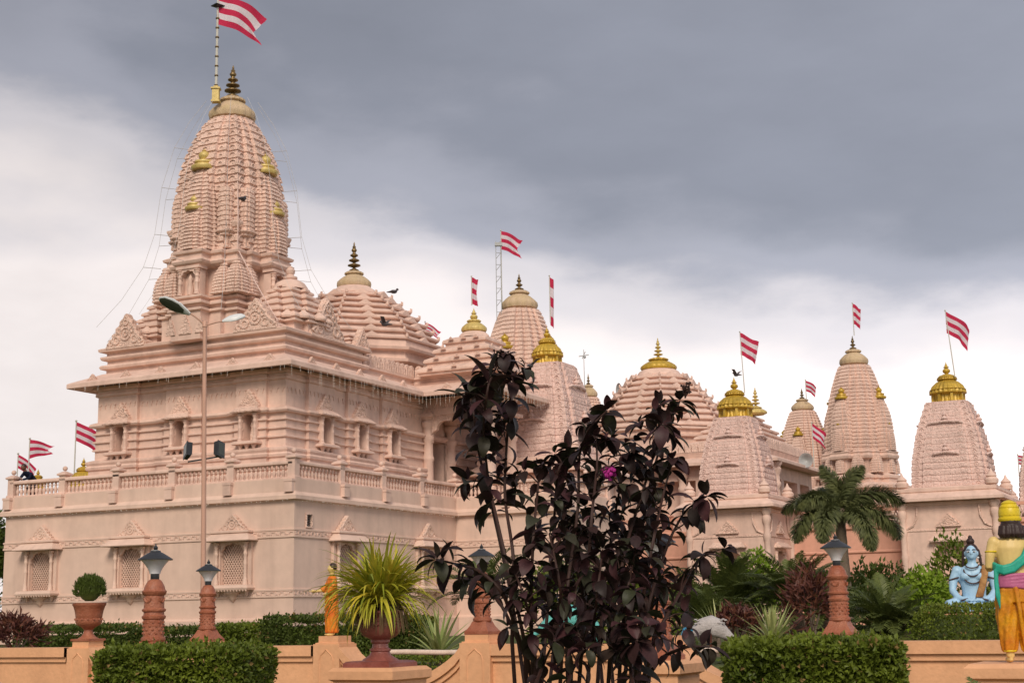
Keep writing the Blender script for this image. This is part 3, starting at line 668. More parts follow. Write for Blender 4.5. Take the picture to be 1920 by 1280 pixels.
# hall dome
mb = MB(); DX, DY = -5.2, 11.2
dome_base = ngon(8, 3.35 / math.cos(math.pi / 8), DX, DY, math.pi / 8)
mould(mb, dome_base, [(-.25, 10.3), (-.25, 11.1), (.0, 11.15), (.02, 11.25), (-.15, 11.3), (-.2, 11.55), (.05, 11.6), (.08, 11.7), (-.1, 11.75), (-.15, 12.0), (-.3, 12.02)])
tabd = [(11.95, 3.25), (12.4, 3.02), (12.85, 2.66), (13.3, 2.22), (13.7, 1.76), (14.0, 1.38), (14.3, .98)]
dome_oct(mb, DX, DY, tabd, 8)
dm = mb.build('hall_dome', STONE, T)
mb = MB(); mb.lathe([(.95, 0), (.98, .08), (.86, .24), (.7, .34), (.68, .38)], 32, (DX, DY, 14.26)); mb.build('dome_cap', STONE, dm, 40)
amalaka('amalaka', dm, (DX, DY, 14.55), .68, .78, DULLGOLD, 48, 16); kalash_stack('finial', dm, (DX, DY, 15.25), 1.30, .26, BRONZE)

# porch: pillars, cusped arches, ceiling beam, roof
mb = MB(); mb.box(-1.4, 1.5, 10.2, 12.1, 9.30, 9.72); mb.box(-1.45, 1.5, 10.15, 10.38, 9.05, 9.3); mb.box(1.22, 1.5, 10.38, 12.1, 9.05, 9.3); mb.box(-1.45, 4.4, 10.15, 14, 5.7, 5.94)
pb = mb.build('porch_beam', STONE, T)
for x, y in ((-1.28, 10.3), (1.36, 10.3), (1.36, 12.0), (-1.28, 12.0)):
    mb = MB(); mb.lathe(pillar_prof(.20, 3.2), 16, (0, 0, 0)); mb.box(-.32, .32, -.32, .32, 0, .2); mb.box(-.34, .34, -.34, .34, 3.1, 3.22); mb.build('porch_pillar', STONE, T, 40, (x, y, 5.9))
for x, y, r, w in ((.04, 10.3, 0, 1.12), (1.36, 11.15, math.pi / 2, .66)):
    mb = MB(); arch_slab(mb, w, 8.05, 8.85, 9.1, w, -.09, .09, 5)
    mb.build('torana_arch', CARVE, T, 30, (x, y, 0), r)
mb = MB()
for s in (0, 1): mb.box(XR - .02, XR + .10, 10.2 + s * 1.6, 10.35 + s * 1.6, 5.9, 8.3)
mb.box(XR - .02, XR + .10, 10.2, 11.95, 8.2, 8.36)
dr = mb.build('doorway', STONE, T)
mb = MB(); mb.box(XR - .86, XR - .80, 10.35, 11.8, 5.9, 8.2); mb.build('door', WOODDK, dr)
mb = MB(); PX, PY = .30, 11.1
tier_roof(mb, rect(PX - 1.62, PX + 1.62, PY - 1.5, PY + 1.5), 10.50, 12.05, 4, 1.02, .05)
for k in range(4):
    zz = 10.62 + k * .385; w = 1.55 - 1.02 * (k / 4) ** 1.12
    for q in range(4):
        for s in (-.6, 0, .6):
            mb.M = Matrix.Translation((PX, PY, zz + .1)) @ Matrix.Rotation(q * math.pi / 2, 4, 'Z') @ Matrix.Translation((s * w * 1.1, -w - .03, 0)); gable(mb, .22, .12, .05); mb.M = None
pr = mb.build('porch_roof', STONE, T)
mb = MB(); mb.lathe([(.62, 0), (.56, .10), (.46, .2), (.42, .22)], 24, (PX, PY, 12.02)); mb.build('dome_cap', STONE, pr, 40)
amalaka('amalaka', pr, (PX, PY, 12.20), .48, .55, PALEGOLD, 48, 16); pot_kalash('finial', pr, (PX, PY, 12.68), .15, PALEGOLD)

# ------------------------------------------------------------------ flags
def flag(label, top, h_pole, w, h, droop=.25, rot=0, lean=(0, 0), furl=1., seed=0, tip=False, group='striped flags on the temple tops', pole_r=.03):
    """top: world point of the pole's tip; the cloth streams towards +x turned by rot"""
    t = thing('flag', label, 'flag', (top.x - lean[0] * h_pole, top.y, top.z - h_pole), 0, group)
    mb = MB(); mb.tube([(0, 0, 0), (lean[0] * h_pole, 0, h_pole)], [pole_r * 1.15, pole_r * .8], 8); mb.ball((lean[0] * h_pole, 0, h_pole), pole_r * 1.7, 8, 5); mb.build('pole', POLEW, t, 40)
    w *= 1.12; h *= 1.12; rn = random.Random(seed); NX, NZ = 18, 10; vs_ = []; fs_ = []; ms = []
    ph = rn.uniform(0, 6)
    for j in range(NZ + 1):
        for i in range(NX + 1):
            u = i / NX; v = j / NZ
            hh = h * (1 - (.42 if tip else .0) * u * (1 if v < .5 else 1))
            x = w * u * furl * (1 - .06 * v - max(0, u - .45) * (.45 * (1 - abs(2 * v - 1)) if seed % 2 else .3 * v) - .05 * max(0, u - .8) * math.sin(j * 2.4 + seed)); z = -.04 - v * hh - droop * 1.35 * w * u ** 1.25 - .05 * w * math.sin(u * 6 + ph) * u
            y = .10 * w * math.sin(u * 7 + v * 1.6 + ph) * u ** .7 + .05 * w * math.sin(u * 13 - v * 2 + ph) * u
            if tip: z -= .2 * h * u * (.5 - v)
            vs_.append((x * math.cos(rot) - y * math.sin(rot), x * math.sin(rot) + y * math.cos(rot), z))
    mb = MB()
    for j in range(NZ):
        for i in range(NX): 
            a = j * (NX + 1) + i; fs_.append((a, a + NX + 1, a + NX + 2, a + 1)); ms.append(0 if (j // 2) % 2 == 0 else 1)
    mb.v = vs_; mb.f = fs_; mb.m = ms
    mb.build('cloth', [REDCL, WHICL], t, 60, (lean[0] * h_pole, 0, h_pole))
    return t
flag('striped flag on tall banded mast above the main tower', at(409, -12, 49.5), 3.75, 1.55, 1.02, .34, 0, pole_r=.045, seed=3)
mastt = [o for o in bpy.data.objects if o.get('label', '').endswith('above the main tower')][0]
mb = MB()
for k in range(8): mb.lathe([(.065, 0), (.075, .02), (.065, .05)], 10, (0, 0, .25 + k * .36))
mb.build('mast_bands', BRONZE, mastt, 40)
mb = MB(); mb.lathe([(.05, 0), (.24, .05), (.26, .08), (.05, .16)], 4, (0, 0, 3.20)); mb.box(-.03, .03, -.03, .03, 2.75, 2.95); mb.build('mast_cap', DARKM, mastt)
mb = MB(); mb.box(-.12, .12, -.11, .11, -.3, .12); mb.box(-.16, .16, -.15, .15, .12, .17); mb.box(-.15, .15, -.14, .14, -.36, -.3); mb.box(-.08, .08, -.08, .08, .17, .24); mb.build('mast_socket', PALEGOLD, mastt)
flag('limp striped flag above the porch kalash in front of the second tower', at(884, 518, 55.8), 1.15, .42, .95, .15, .1, furl=.55, seed=5, pole_r=.02)
flag('small red flag half hidden behind the porch roof', at(797, 603, 62), 1.6, .62, .34, .42, .1, seed=9, pole_r=.02)
flag('striped flag on a thin mast beside the second tower', at(939, 432, 84), 4.5, 1.15, 1.0, .30, .1, seed=11)
flag('long furled striped flag hanging beside the gilded near shrine', at(1030, 517, 60), 2.0, .30, 1.85, .35, .2, furl=.55, seed=2, pole_r=.022)
flag('striped flag on the middle small shrine', at(1387, 622, 68), 2.9, .78, .95, .42, .1, seed=6, lean=(-.035, 0), pole_r=.022)
flag('small striped flag on the distant thin tower', at(1510, 712, 108), 1.5, .75, .72, .4, .1, seed=8)
flag('striped flag tangled above the tall far tower at right', at(1598, 568, 104), 2.4, .75, 1.35, .35, .1, furl=.7, seed=12)
flag('striped flag streaming from the right small shrine', at(1772, 582, 66.5), 3.1, 1.05, .92, .52, .1, seed=14, lean=(-.075, 0), pole_r=.024)
flag('faded striped flag drooping behind the foxtail palm', at(1522, 792, 90), 3.0, .8, .85, .6, .1, seed=15)
flag('striped pennant behind the balcony nearest the left edge', at(34, 850, 66), 2.4, .75, .55, .55, 0, seed=16, group='striped flags behind the left balcony')
flag('long striped pennant behind the left balcony', at(56, 822, 62), 2.6, .98, .74, .14, 0, seed=17, tip=True, group='striped flags behind the left balcony')
flag('striped flag partly hidden by the temple wall at left', at(143, 789, 62), 3.2, 1.1, .72, .42, 0, seed=18, group='striped flags behind the left balcony')
flag('tattered striped flag at the right edge of the picture', at(1908, 852, 90), 2.0, 1.0, .5, .2, 0, seed=19)

# ------------------------------------------------------------------ small shrines with gold caps
def shrine(label, p, w=3.6, htw=3.9, eave_z=6.45, group='small gold-capped shrines', arches=True, detail=True, capr=None, caph=None):
    t = thing('shrine', label, 'shrine', (p.x, p.y, 0), -AZ, group); h = w / 2
    mb = MB(); mould(mb, rect(-h, h, -h, h), [(.2, .4), (.2, 1.5), (.05, 1.55), (.0, 1.6), (0, eave_z - .25), (.06, eave_z - .22), (.06, eave_z - .1), (.0, eave_z)])
    wall = mb.build('wall', STONE, t); cut(wall, [(-.55, .55, -h - .5, -h + .5, eave_z - 3.4, eave_z - 1.95), (h - .5, h + .5, -.55, .55, eave_z - 3.4, eave_z - 1.95)])
    mb = MB(); mould(mb, rect(-h, h, -h, h), [(-.2, eave_z - .02), (.45, eave_z - .08), (.50, eave_z - .06), (.50, eave_z + .06), (.44, eave_z + .10), (.2, eave_z + .28), (.12, eave_z + .34), (.16, eave_z + .38), (.16, eave_z + .52), (.04, eave_z + .58), (-.3, eave_z + .6)])
    mb.build('eave', STONE, t)
    for sx in (-1, 1):
        for sy in (-1, 1):
            mb = MB(); mb.lathe(pillar_prof(.15, eave_z - 1.7), 12); mb.build('corner_pillar', STONE, t, 40, (sx * h, sy * h, 1.6))
            mb = MB(); mb.lathe([(.16, 0), (.28, .06), (.30, .22), (.20, .34), (.24, .38), (.20, .44), (.08, .56), (.02, .72)], 12); mb.build('corner_finial', STONE, t, 40, (sx * (h - .05), sy * (h - .05), eave_z + .55))
    for r in (0, math.pi / 2):
        mb = MB()
        for s in (-1, 1):
            mb.tube([(s * (h - .15), -h - .03, eave_z - 1.25), (s * (h - .45), -h - .05, eave_z - 1.1), (s * (h - .62), -h - .05, eave_z - .75), (s * (h - .66), -h - .04, eave_z - .3)], .045, 5)
            mb.tube([(s * .66, -h - .02, eave_z - 3.4), (s * .66, -h - .02, eave_z - 2.0)], .07, 6)
        mb.box(-h, h, -h - .035, -h + .01, eave_z - 1.36, eave_z - 1.29)
        mould(mb, rect(-.78, .78, -h - .22, -h), [(0, eave_z - 1.85), (.08, eave_z - 1.86), (.10, eave_z - 1.8), (-.06, eave_z - 1.62), (-.08, eave_z - 1.58)])
        gable(mb, 1.05, .55, .10, 0, -h + .0, eave_z - 1.15); arch_slab(mb, .54, eave_z - 2.25, eave_z - 1.98, eave_z - 1.9, .56, -h - .04, -h + .05)
        mb.M = None; mb.build('doorway_relief', CARVE, t, 30, (0, 0, 0), r)
    z0 = eave_z + .58; b0 = h * .86; cur = [(0, 1), (.3, .955), (.6, .83), (.85, .655), (1, .54)]
    mb = MB(); spire(mb, 0, 0, z0, z0 + htw, b0, stepped([(1, -.62), (1, .62), (.93, .62), (.93, .93), (.62, .93)]), 14, cur, .02)
    tw_ = mb.build('tower', SHRINE, t)
    mb = MB(); NR = 14
    for k in range(NR):
        zc = z0 + (k + .42) * htw / NR; wd = b0 * interp(cur, (k + .42) / NR); sl = (interp(cur, min(1, (k + .6) / NR)) - interp(cur, max(0, (k - .2) / NR))) * b0 / (.8 * htw / NR); bh = htw / NR * .36
        for q in range(4):
            mb.M = Matrix.Rotation(q * math.pi / 2, 4, 'Z')
            for s in (-1, 1):
                cx = s * wd * .785
                mb.tube([(cx + bh * .95 * math.cos(2 * math.pi * i / 8), -wd * .935 - .0, zc + bh * .95 * math.sin(2 * math.pi * i / 8)) for i in range(9)], .022, 4, cap=False)
                mb.box(cx - .03, cx + .03, -wd * .935 - .03, -wd * .9, zc - .03, zc + .03)
                cx = s * wd * .48; mb.box(cx - wd * .085, cx + wd * .085, -wd - .035, -wd + .02, zc - bh * .8, zc + bh * .8)
            n = 4
            for i in range(n):
                cx = (-.36 + .72 * (i + .5) / n) * wd; mb.box(cx - wd * .075, cx + wd * .075, -wd - .02, -wd + .02, zc - bh * .55, zc + bh * .55)
            mb.M = None
    for q in range(4):
        mb.M = Matrix.Rotation(q * math.pi / 2, 4, 'Z')
        for fz, ww in ((.38, .34), (.74, .46)):
            zz = z0 + htw * fz; wd = b0 * interp(cur, fz); L = b0 * ww
            mb.tube([(-L, -wd - .02, zz - .06), (-L * .8, -wd - .10, zz), (0, -wd - .12, zz + .05), (L * .8, -wd - .10, zz), (L, -wd - .02, zz - .06)], .055, 5)
            mb.lathe([(.10, .1), (.16, .18), (.10, .26), (.05, .30), (.09, .36), (.02, .46)], 8, (0, -wd - .02, zz))
        mb.M = None
    tag(mb.build('tower_relief', SHRINE, tw_), kind='stuff')
    r_ = capr or b0 * .53
    gold_cap(t, (0, 0, z0 + htw - .02), r_, caph or r_ * 2.25); return t
# S1..S3 by the pixel of their axis at eave height and their depth
pS1 = at(1030, 845, 57.5); shrine('gold-capped shrine right beside the big temple, its tower tallest of the small shrines', pS1, 3.9, 3.8, 7.0, capr=.62, caph=1.55)
pS2 = at(1387, 955, 69); shrine('gold-capped shrine in the middle, between the hall dome and the palm', pS2, 3.7, 3.72, 6.35)
pS3 = at(1792, 940, 67); shrine('gold-capped shrine at right behind the blue seated statue', pS3, 4.0, 3.95, 6.40, capr=.81, caph=1.85)
pS4 = at(1975, 930, 84); shrine('shrine tower cut off by the right edge of the picture', pS4, 4.0, 4.0, 7.0)

# ------------------------------------------------------------------ far temples
FARC = [(0, 1), (.15, .985), (.35, .925), (.55, .83), (.75, .70), (.9, .57), (1, .46)]
PLANF = stepped([(1, -.27), (1, .27), (.86, .27), (.86, .50), (.72, .50), (.72, .72), (.50, .72), (.50, .86), (.27, .86)])
def far_tower(t, x, y, zb, zt, h, gold=PALEGOLD, cres=True, name='tower'):
    """tower with band, spire, half spires, amalaka, finial; zb top of wall, zt finial tip"""
    H = zt - zb; mb = MB(); base = [(x + h * a * (1.12 if abs(a) > .99 else 1), y + h * b * (1.12 if abs(b) > .99 else 1)) for a, b in PLAN9]
    z1 = zb + H * .24; z2 = zb + H * .80
    mould(mb, base, [(.02, zb - .6), (.02, zb + H * .06), (.12, zb + H * .065), (.12, zb + H * .08), (-.1, zb + H * .09), (-.25, zb + H * .10), (-.25, z1 - H * .06), (.0, z1 - H * .05), (.05, z1 - H * .035), (-.03, z1 - H * .02), (.03, z1 - H * .01), (-.1, z1)])
    o = mb.build(name, STONE, t)
    mb = MB(); spire(mb, x, y, z1 - .02, z2, h * 1.0, PLANF, 24, FARC, .045); mb.build('spire', CARVE, o)
    for q in range(4):
        rz = q * math.pi / 2; c, s = math.cos(rz), math.sin(rz)
        for d, hw, f, cw, ch in ((.76, .34, .60, .20, .36), (.92, .24, .30, .14, .26)):
            zz = z1 + (z2 - z1) * f; mb = MB(); spire(mb, 0, 0, 0, zz - z1, hw * h, PLAN5, 14, CURVE2, .03)
            hs = mb.build('half_spire', CARVE, o, None, (x + d * h * c, y + d * h * s, z1), rz)
            if cres:
                cr_ = crescent(hs, (.05, 0, zz - z1 - .06), 0, cw * h * 1.05, ch * h * 1.05); cr_.data.materials[0] = GOLD
        for sgn in (-1, 0, 1):
            a_ = rz + sgn * .5; mb = MB(); spire(mb, 0, 0, 0, z1 - zb - H * .12, h * .17, PLAN5, 8, CURVE2, .02); mb.build('spirelet', CARVE, o, None, (x + h * .95 * math.cos(a_), y + h * .95 * math.sin(a_), zb + H * .10), rz)
    amalaka('amalaka', o, (x, y, z2 - .05), h * .42, H * .115, DULLGOLD if gold is PALEGOLD else gold); kalash_stack('finial', o, (x, y, z2 + H * .06), H * .14, h * .13, BRONZE if gold is PALEGOLD else PALEGOLD)
    return o
# second temple: tower, hall dome, end porch on one axis along the row
T2p = at(980, 900, 84); T2 = thing('temple', 'second large temple behind, tower at left and stepped hall dome at centre', 'temple', (T2p.x, T2p.y, 0), -AZ)
mb = MB(); b2 = [(-4, -4), (15.7, -4), (15.7, 4), (-4, 4)]
mould(mb, b2, [(.2, .4), (.2, 4.8), (0, 4.9), (0, 6), (.1, 6.02), (.1, 6.1), (0, 6.12), (0, 7), (.1, 7.02), (.1, 7.1), (0, 7.12), (0, 9.1)]); w2 = mb.build('wall', STONE, T2)
cut(w2, [(x - 1.1, x + 1.1, -4.6, -3.2, 5.0, 8.3) for x in (5.2, 8.0, 10.8, 13.6)] + [(14.9, 16.3, -1.2, 1.2, 5, 8.3), (14.9, 16.3, 1.7, 3.4, 5, 8.3), (14.9, 16.3, -3.4, -1.7, 5, 8.3)])
mb = MB(); mould(mb, b2, [(-.3, 9.05), (.75, 8.95), (.82, 8.98), (.82, 9.12), (.3, 9.35), (.0, 9.45), (.05, 9.6), (.1, 9.7), (-.05, 9.75), (-.3, 9.76)]); ee = mb.build('eave', STONE, T2)
mb = MB(); merlons(mb, (-4, -4), (15.7, -4), 9.74, .36, .5, .12); merlons(mb, (15.7, -4), (15.7, 4), 9.74, .36, .5, .12); tag(mb.build('merlon_row', CARVE, ee), kind='stuff')
far_tower(T2, 0, 0, 10.2, 21.4, 2.5, PALEGOLD)
mb = MB(); DX2 = 8.55
mould(mb, ngon(8, 3.9 / math.cos(math.pi / 8), DX2, 0, math.pi / 8), [(-.2, 9.6), (-.2, 10.7), (0, 10.75), (.02, 10.85), (-.15, 10.9), (-.15, 11.1), (.05, 11.15), (.05, 11.25), (-.2, 11.3)])
dome_oct(mb, DX2, 0, [(11.25, 3.75), (11.9, 3.45), (12.5, 3.05), (13.1, 2.6), (13.7, 2.05), (14.15, 1.6), (14.5, 1.2)], 9); d2 = mb.build('hall_dome', STONE, T2)
mb = MB(); mb.lathe([(1.25, 0), (1.28, .1), (1.1, .35), (.95, .45)], 28, (DX2, 0, 14.4)); mb.build('dome_cap', STONE, d2, 40)
amalaka('amalaka', d2, (DX2, 0, 14.78), .98, .78, GOLD); kalash_stack('finial', d2, (DX2, 0, 15.45), 1.25, .26, PALEGOLD)
for sx, sy in ((-1.7, 3.2), (-1.1, -2.7)):
    mb = MB(); q = (DX2 + sx * 2.0, sy)
mb = MB(); rx = 14.2; tier_roof(mb, rect(rx - 3.0, rx + 1.2, -3.7, 3.7), 9.7, 12.1, 7, 1.95, .05); r2 = mb.build('porch_roof', STONE, T2)
amalaka('amalaka', r2, (rx - .2, 0, 11.95), .58, .45, PALEGOLD); kalash_stack('finial', r2, (rx - .2, 0, 12.3), 1.15, .24, PALEGOLD)
mb = MB(); tier_roof(mb, rect(2.4, 5.4, -4.0, -1.0), 9.75, 12.3, 6, 1.25, .04); r3 = mb.build('side_roof', STONE, T2); amalaka('amalaka', r3, (3.9, -2.5, 12.25), .4, .4, GOLD); kalash_stack('finial', r3, (3.9, -2.5, 12.6), 1.1, .22, PALEGOLD)
for k in range(6):
    mb = MB(); mb.lathe(pillar_prof(.22, 4.1), 10); mb.build('pillar', STONE, T2, 40, (3.9 + 2.45 * k, -4.1, 4.9))
# slim tower behind, between the second temple and the shrine
pq = at(1108, 900, 95); Tq = thing('temple', 'slim distant tower left of the hall dome, just right of the tallest shrine', 'temple', (pq.x, pq.y, 0), -AZ)
mb = MB(); mould(mb, rect(-2, 2, -2, 2), [(0, .4), (0, 9), (.2, 9.05), (.2, 9.2), (0, 9.3)]); mb.build('wall', STONE, Tq); far_tower(Tq, 0, 0, 9.2, 17.2, 1.35, PALEGOLD, False)
# tall far tower at right
p3 = at(1616, 930, 105); T3 = thing('temple', 'tall far tower temple at right, behind the foxtail palm', 'temple', (p3.x, p3.y, 0), -AZ - R(18))
mb = MB(); P3 = [(2.9 * a, 2.9 * b) for a, b in PLAN9]
pr3 = [(.35, .4), (.35, 3.2)]
for k in range(9): z = 3.3 + k * .72; pr3 += [(.10, z), (.10, z + .38), (.28, z + .42), (.32, z + .52), (.22, z + .60), (.08, z + .66)]
pr3 += [(.1, 9.9), (.35, 10.0), (.35, 10.2), (0, 10.4)]; mould(mb, P3, pr3); w3 = mb.build('wall', CARVE, T3)
far_tower(T3, 0, 0, 10.0, 21.3, 2.42, PALEGOLD)
# slimmer tower behind the end porch
p4 = at(1512, 900, 109); T4 = thing('temple', 'small distant tower seen over the end porch roof', 'temple', (p4.x, p4.y, 0), -AZ)
mb = MB(); mould(mb, rect(-2.4, 2.4, -2.4, 2.4), [(0, .4), (0, 10), (.3, 10.05), (.3, 10.2), (0, 10.3)]); mb.build('wall', STONE, T4); far_tower(T4, 0, 0, 9.4, 18.1, 1.95, PALEGOLD)
# small gilded domes behind the left balcony
for x, y, r, lab in ((156, 897, .40, 'gilded dome tip showing behind the balcony next to the temple wall'), (71, 898, .26, 'tiny gilded kalash tip behind the balcony at far left')):
    p = at(x, y, 60); t = thing('gilded_dome', lab, 'dome', p, 0, 'gilded tips behind the left balcony'); gold_cap(t, (0, 0, -.4), r * 1.3, r * 3.0)
    mb = MB(); mb.lathe([(r * 1.3, -5), (r * 1.2, -.4)], 16); mb.build('drum', STONE, t, 40)
# compound wall between the shrines
cw_ = thing('compound_wall', 'salmon painted compound wall behind the palms, between the small shrines', 'wall', K0 + VV * 0, -AZ)
a1, b1, _ = abz(at(1100, 1000, 70.5)); a2, b2_, _ = abz(at(2000, 1000, 64)); bw2 = (abz(pS2)[1] + abz(pS3)[1]) / 2 + .6
mb = MB(); mb.box(-a1, -a2, bw2, bw2 + .4, .4, 5.3); mb.build('wall_face', PEACH2, cw_)
mb = MB(); mould(mb, rect(-a1, -a2, bw2 - .02, bw2 + .42), [(.0, 4.2), (.06, 4.25), (.06, 4.32), (.02, 4.36)], False); mould(mb, rect(-a1, -a2, bw2, bw2 + .4), [(.05, 5.3), (.12, 5.36), (.12, 5.5), (.02, 5.56)]); mb.build('coping', PEACH2, cw_)
mb = MB(); mb.box(-a1, -a2, bw2 + .10, bw2 + .30, 6.12, 6.26); mb.build('rail', PEACH2, cw_)
npst = int((a1 - a2) / 2.6)
for k in range(npst + 1):
    mb = MB(); x = -a1 + k * 2.6; mb.box(x - .22, x + .22, bw2 + .0, bw2 + .4, 5.56, 6.30); mould(mb, rect(x - .22, x + .22, bw2, bw2 + .4), [(.05, 6.3), (.05, 6.36), (-.15, 6.45)]); mb.build('post', PEACH2, cw_)
mb = MB()
for k in range(npst):
    for j in range(9):
        x = -a1 + k * 2.6 + .3 + j * .25
        mb.tube([(x, bw2 + .2, 5.56), (x + .12, bw2 + .2, 5.84), (x, bw2 + .2, 6.12)], .03, 4); mb.tube([(x + .25, bw2 + .2, 5.56), (x + .13, bw2 + .2, 5.84), (x + .25, bw2 + .2, 6.12)], .03, 4)
tag(mb.build('lattice_infill', SHRINE, cw_), kind='stuff')

# ------------------------------------------------------------------ garden wall (parallel to the temple front)
BW = abz(at(0, 1212, 22.0))[1]
def wa(x, y=1205, b=None): return onB(x, y, BW if b is None else b)[0]
gw = thing('garden_wall', 'peach painted garden wall with moulded coping, dips and pillars, along the front garden', 'wall', K0, -AZ)
ZT = 1.28
def wall_run(x0, x1, dip=0.):
    """straight run or a run whose coping sags in a curve"""
    s0, s1 = -wa(x0), -wa(x1); n = 1 if not dip else 18; top = []
    for k in range(n + 1):
        u = k / n; top.append((s0 + (s1 - s0) * u, ZT - dip * (math.sin(math.pi * u) ** .75)))
    mb = MB(); T_ = .13
    fr = [(x, BW - T_, 0) for x, z in top] + [(x, BW - T_, z - .02) for x, z in top][::-1]; bk = [(x, BW + T_, 0) for x, z in top] + [(x, BW + T_, z - .02) for x, z in top][::-1]
    for k in range(n):
        (xa, za), (xb, zb) = top[k], top[k + 1]
        for d, zo0, zo1 in ((T_, None, -.20), (T_ + .035, -.20, -.13), (T_ + .075, -.13, 0)):
            z0a, z0b = (0, 0) if zo0 is None else (za + zo0, zb + zo0)
            mb.add([(xa, BW - d, z0a), (xb, BW - d, z0b), (xb, BW + d, z0b), (xa, BW + d, z0a), (xa, BW - d, za + zo1), (xb, BW - d, zb + zo1), (xb, BW + d, zb + zo1), (xa, BW + d, za + zo1)],
                   [(4, 5, 6, 7), (0, 1, 5, 4), (2, 3, 7, 6)] + ([(3, 2, 1, 0)] if zo0 is not None else []))
    for k, fl in ((0, 1), (n, -1)):
        x, z = top[k]; mb.add([(x, BW - T_, 0), (x, BW + T_, 0), (x, BW + T_, z), (x, BW - T_, z)], [(0, 1, 2, 3)[::fl]])
    mb.build('wall_run', PEACH, gw)
def wall_pillar(xc, w, top):
    c = -wa(xc); mb = MB(); h = w / 2
    mould(mb, rect(c - h, c + h, BW - h, BW + h), [(.04, 0), (.04, .30), (0, .33), (0, top - .10), (.0, top - .10)])
    mould(mb, rect(c - h, c + h, BW - h, BW + h), [(-.02, top - .10), (-.02, top - .085), (-.05, top - .08), (-.05, top)])
    o = mb.build('pillar', PEACH, gw)
    mb = MB(); q = h * .52
    pts = [(c - q, .42), (c - q, top - .30), (c - q * .8, top - .24), (c - q * .3, top - .20), (c, top - .17), (c + q * .3, top - .20), (c + q * .8, top - .24), (c + q, top - .30), (c + q, .42), (c - q, .42)]
    mb.tube([(x, BW - h - .002, z) for x, z in pts], .009, 4); mb.build('arched_panel', PEACH, o); return Vector((c, BW, top))
wall_run(-120, 140); P1 = wall_pillar(165, .40, 1.37)
wall_run(185, 355, .40); P2 = wall_pillar(388, .48, 1.345)
wall_run(418, 600); P3 = wall_pillar(628, .40, 1.40)
wall_run(650, 880, .42); P4 = wall_pillar(905, .42, 1.40)
wall_run(932, 1240); P5 = wall_pillar(1258, .36, 1.36); wall_run(1275, 1545, .42); P6 = wall_pillar(1577, .44, 1.345); wall_run(1605, 2060)
def KW(v): return K0 - UU * v.x + VV * v.y + Vector((0, 0, v.z))
for x0, x1, lab in ((655, 878, 'weathered pale pipe rail across the wall dip behind the big urn'), (1280, 1545, 'weathered pale pipe rail across the wall dip behind the right hedge')):
    mb = MB(); p = K(wa(x0), BW + .55, 1.175); q = K(wa(x1), BW + .55, 1.175)
    mb.tube([p, p.lerp(q, .3) + Vector((0, 0, .004)), p.lerp(q, .6) - Vector((0, 0, .006)), q], .034, 10); tag(mb.build('pipe_rail', WHITEPIPE, None, 50), lab, 'rail', 'pipe rails behind the garden wall')

# lamp posts ------------------------------------------------------------
def lamp_post(label, p):
    t = thing('lamp_post', label, 'lamp', p, -AZ, 'terracotta lamp posts', .87)
    mb = MB()
    mould(mb, rect(-.19, .19, -.19, .19), [(0, 0), (.0, .04), (-.02, .06), (-.06, .12), (-.085, .18)])
    mb.lathe([(.12, .17), (.135, .19), (.135, .22), (.115, .23), (.110, .30), (.115, .42), (.13, .43), (.135, .455), (.115, .47), (.112, .50), (.13, .51), (.135, .53), (.113, .545), (.11, .68), (.13, .70), (.138, .73), (.12, .75), (.115, .77), (.105, .80), (.075, .85), (.05, .865)], 20)
    o = mb.build('post', TERRA, t, 35)
    mb = MB()   # swags and lattice relief
    for k in range(4):
        a = k * math.pi / 2 - math.pi / 2
        for rr, zz in ((.045, .66), (.03, .65)):
            mb.M = Matrix.Rotation(a + math.pi / 2, 4, 'Z'); mb.tube([(rr * math.cos(u), -.108 - .006, zz + rr * 1.2 * math.sin(u)) for u in [math.pi + math.pi * j / 6 for j in range(7)]], .008, 4); mb.M = None
    for k in range(10):
        for r_ in range(4):
            a = 2 * math.pi * (k + .5 * (r_ % 2)) / 10; z = .27 + r_ * .04
            mb.ball((.112 * math.cos(a), .112 * math.sin(a), z), .016, 5, 4)
    tag(mb.build('relief', TERRA, o, 40), kind='stuff')
    mb = MB(); mb.lathe([(.045, .855), (.05, .87), (.05, .925), (.06, .93)], 12); mb.build('neck', DARKM, t, 40)
    mb = MB(); mb.lathe([(.06, .925), (.065, .95), (.085, .99), (.115, 1.03), (.15, 1.07), (.165, 1.085)], 20); mb.build('shade', LAMPGLASS, t, 50)
    mb = MB(); mb.lathe([(.165, 1.082), (.195, 1.078), (.195, 1.09), (.14, 1.125), (.09, 1.155), (.06, 1.17), (.055, 1.185), (.035, 1.19), (.02, 1.20), (.028, 1.22), (.012, 1.24), (.004, 1.265)], 20); c = mb.build('cap', DARKM, t, 45)
    mb = MB(); mb.lathe([(.05, 1.168), (.058, 1.175), (.05, 1.188)], 16); mb.build('cap_ring', WHITEM, c, 45); return t
BF = abz(at(285, 1200, 14.6))[1]
def front(x, y=1240): return wa(x, y, BF)
lamp_post('terracotta lamp post behind the left hedge, largest of the lamps', K(front(286), BF, 1.27))
lamp_post('small terracotta lamp post on the wall beside the street light pole', KW(P2))
lamp_post('terracotta lamp post half hidden by the left side of the dark shrub', KW(P4))
lamp_post('terracotta lamp post behind the right hedge, below the foxtail palm', KW(P6))
lamp_post('terracotta lamp post mostly hidden behind the dark shrub', K(front(1236), BF, 1.24))
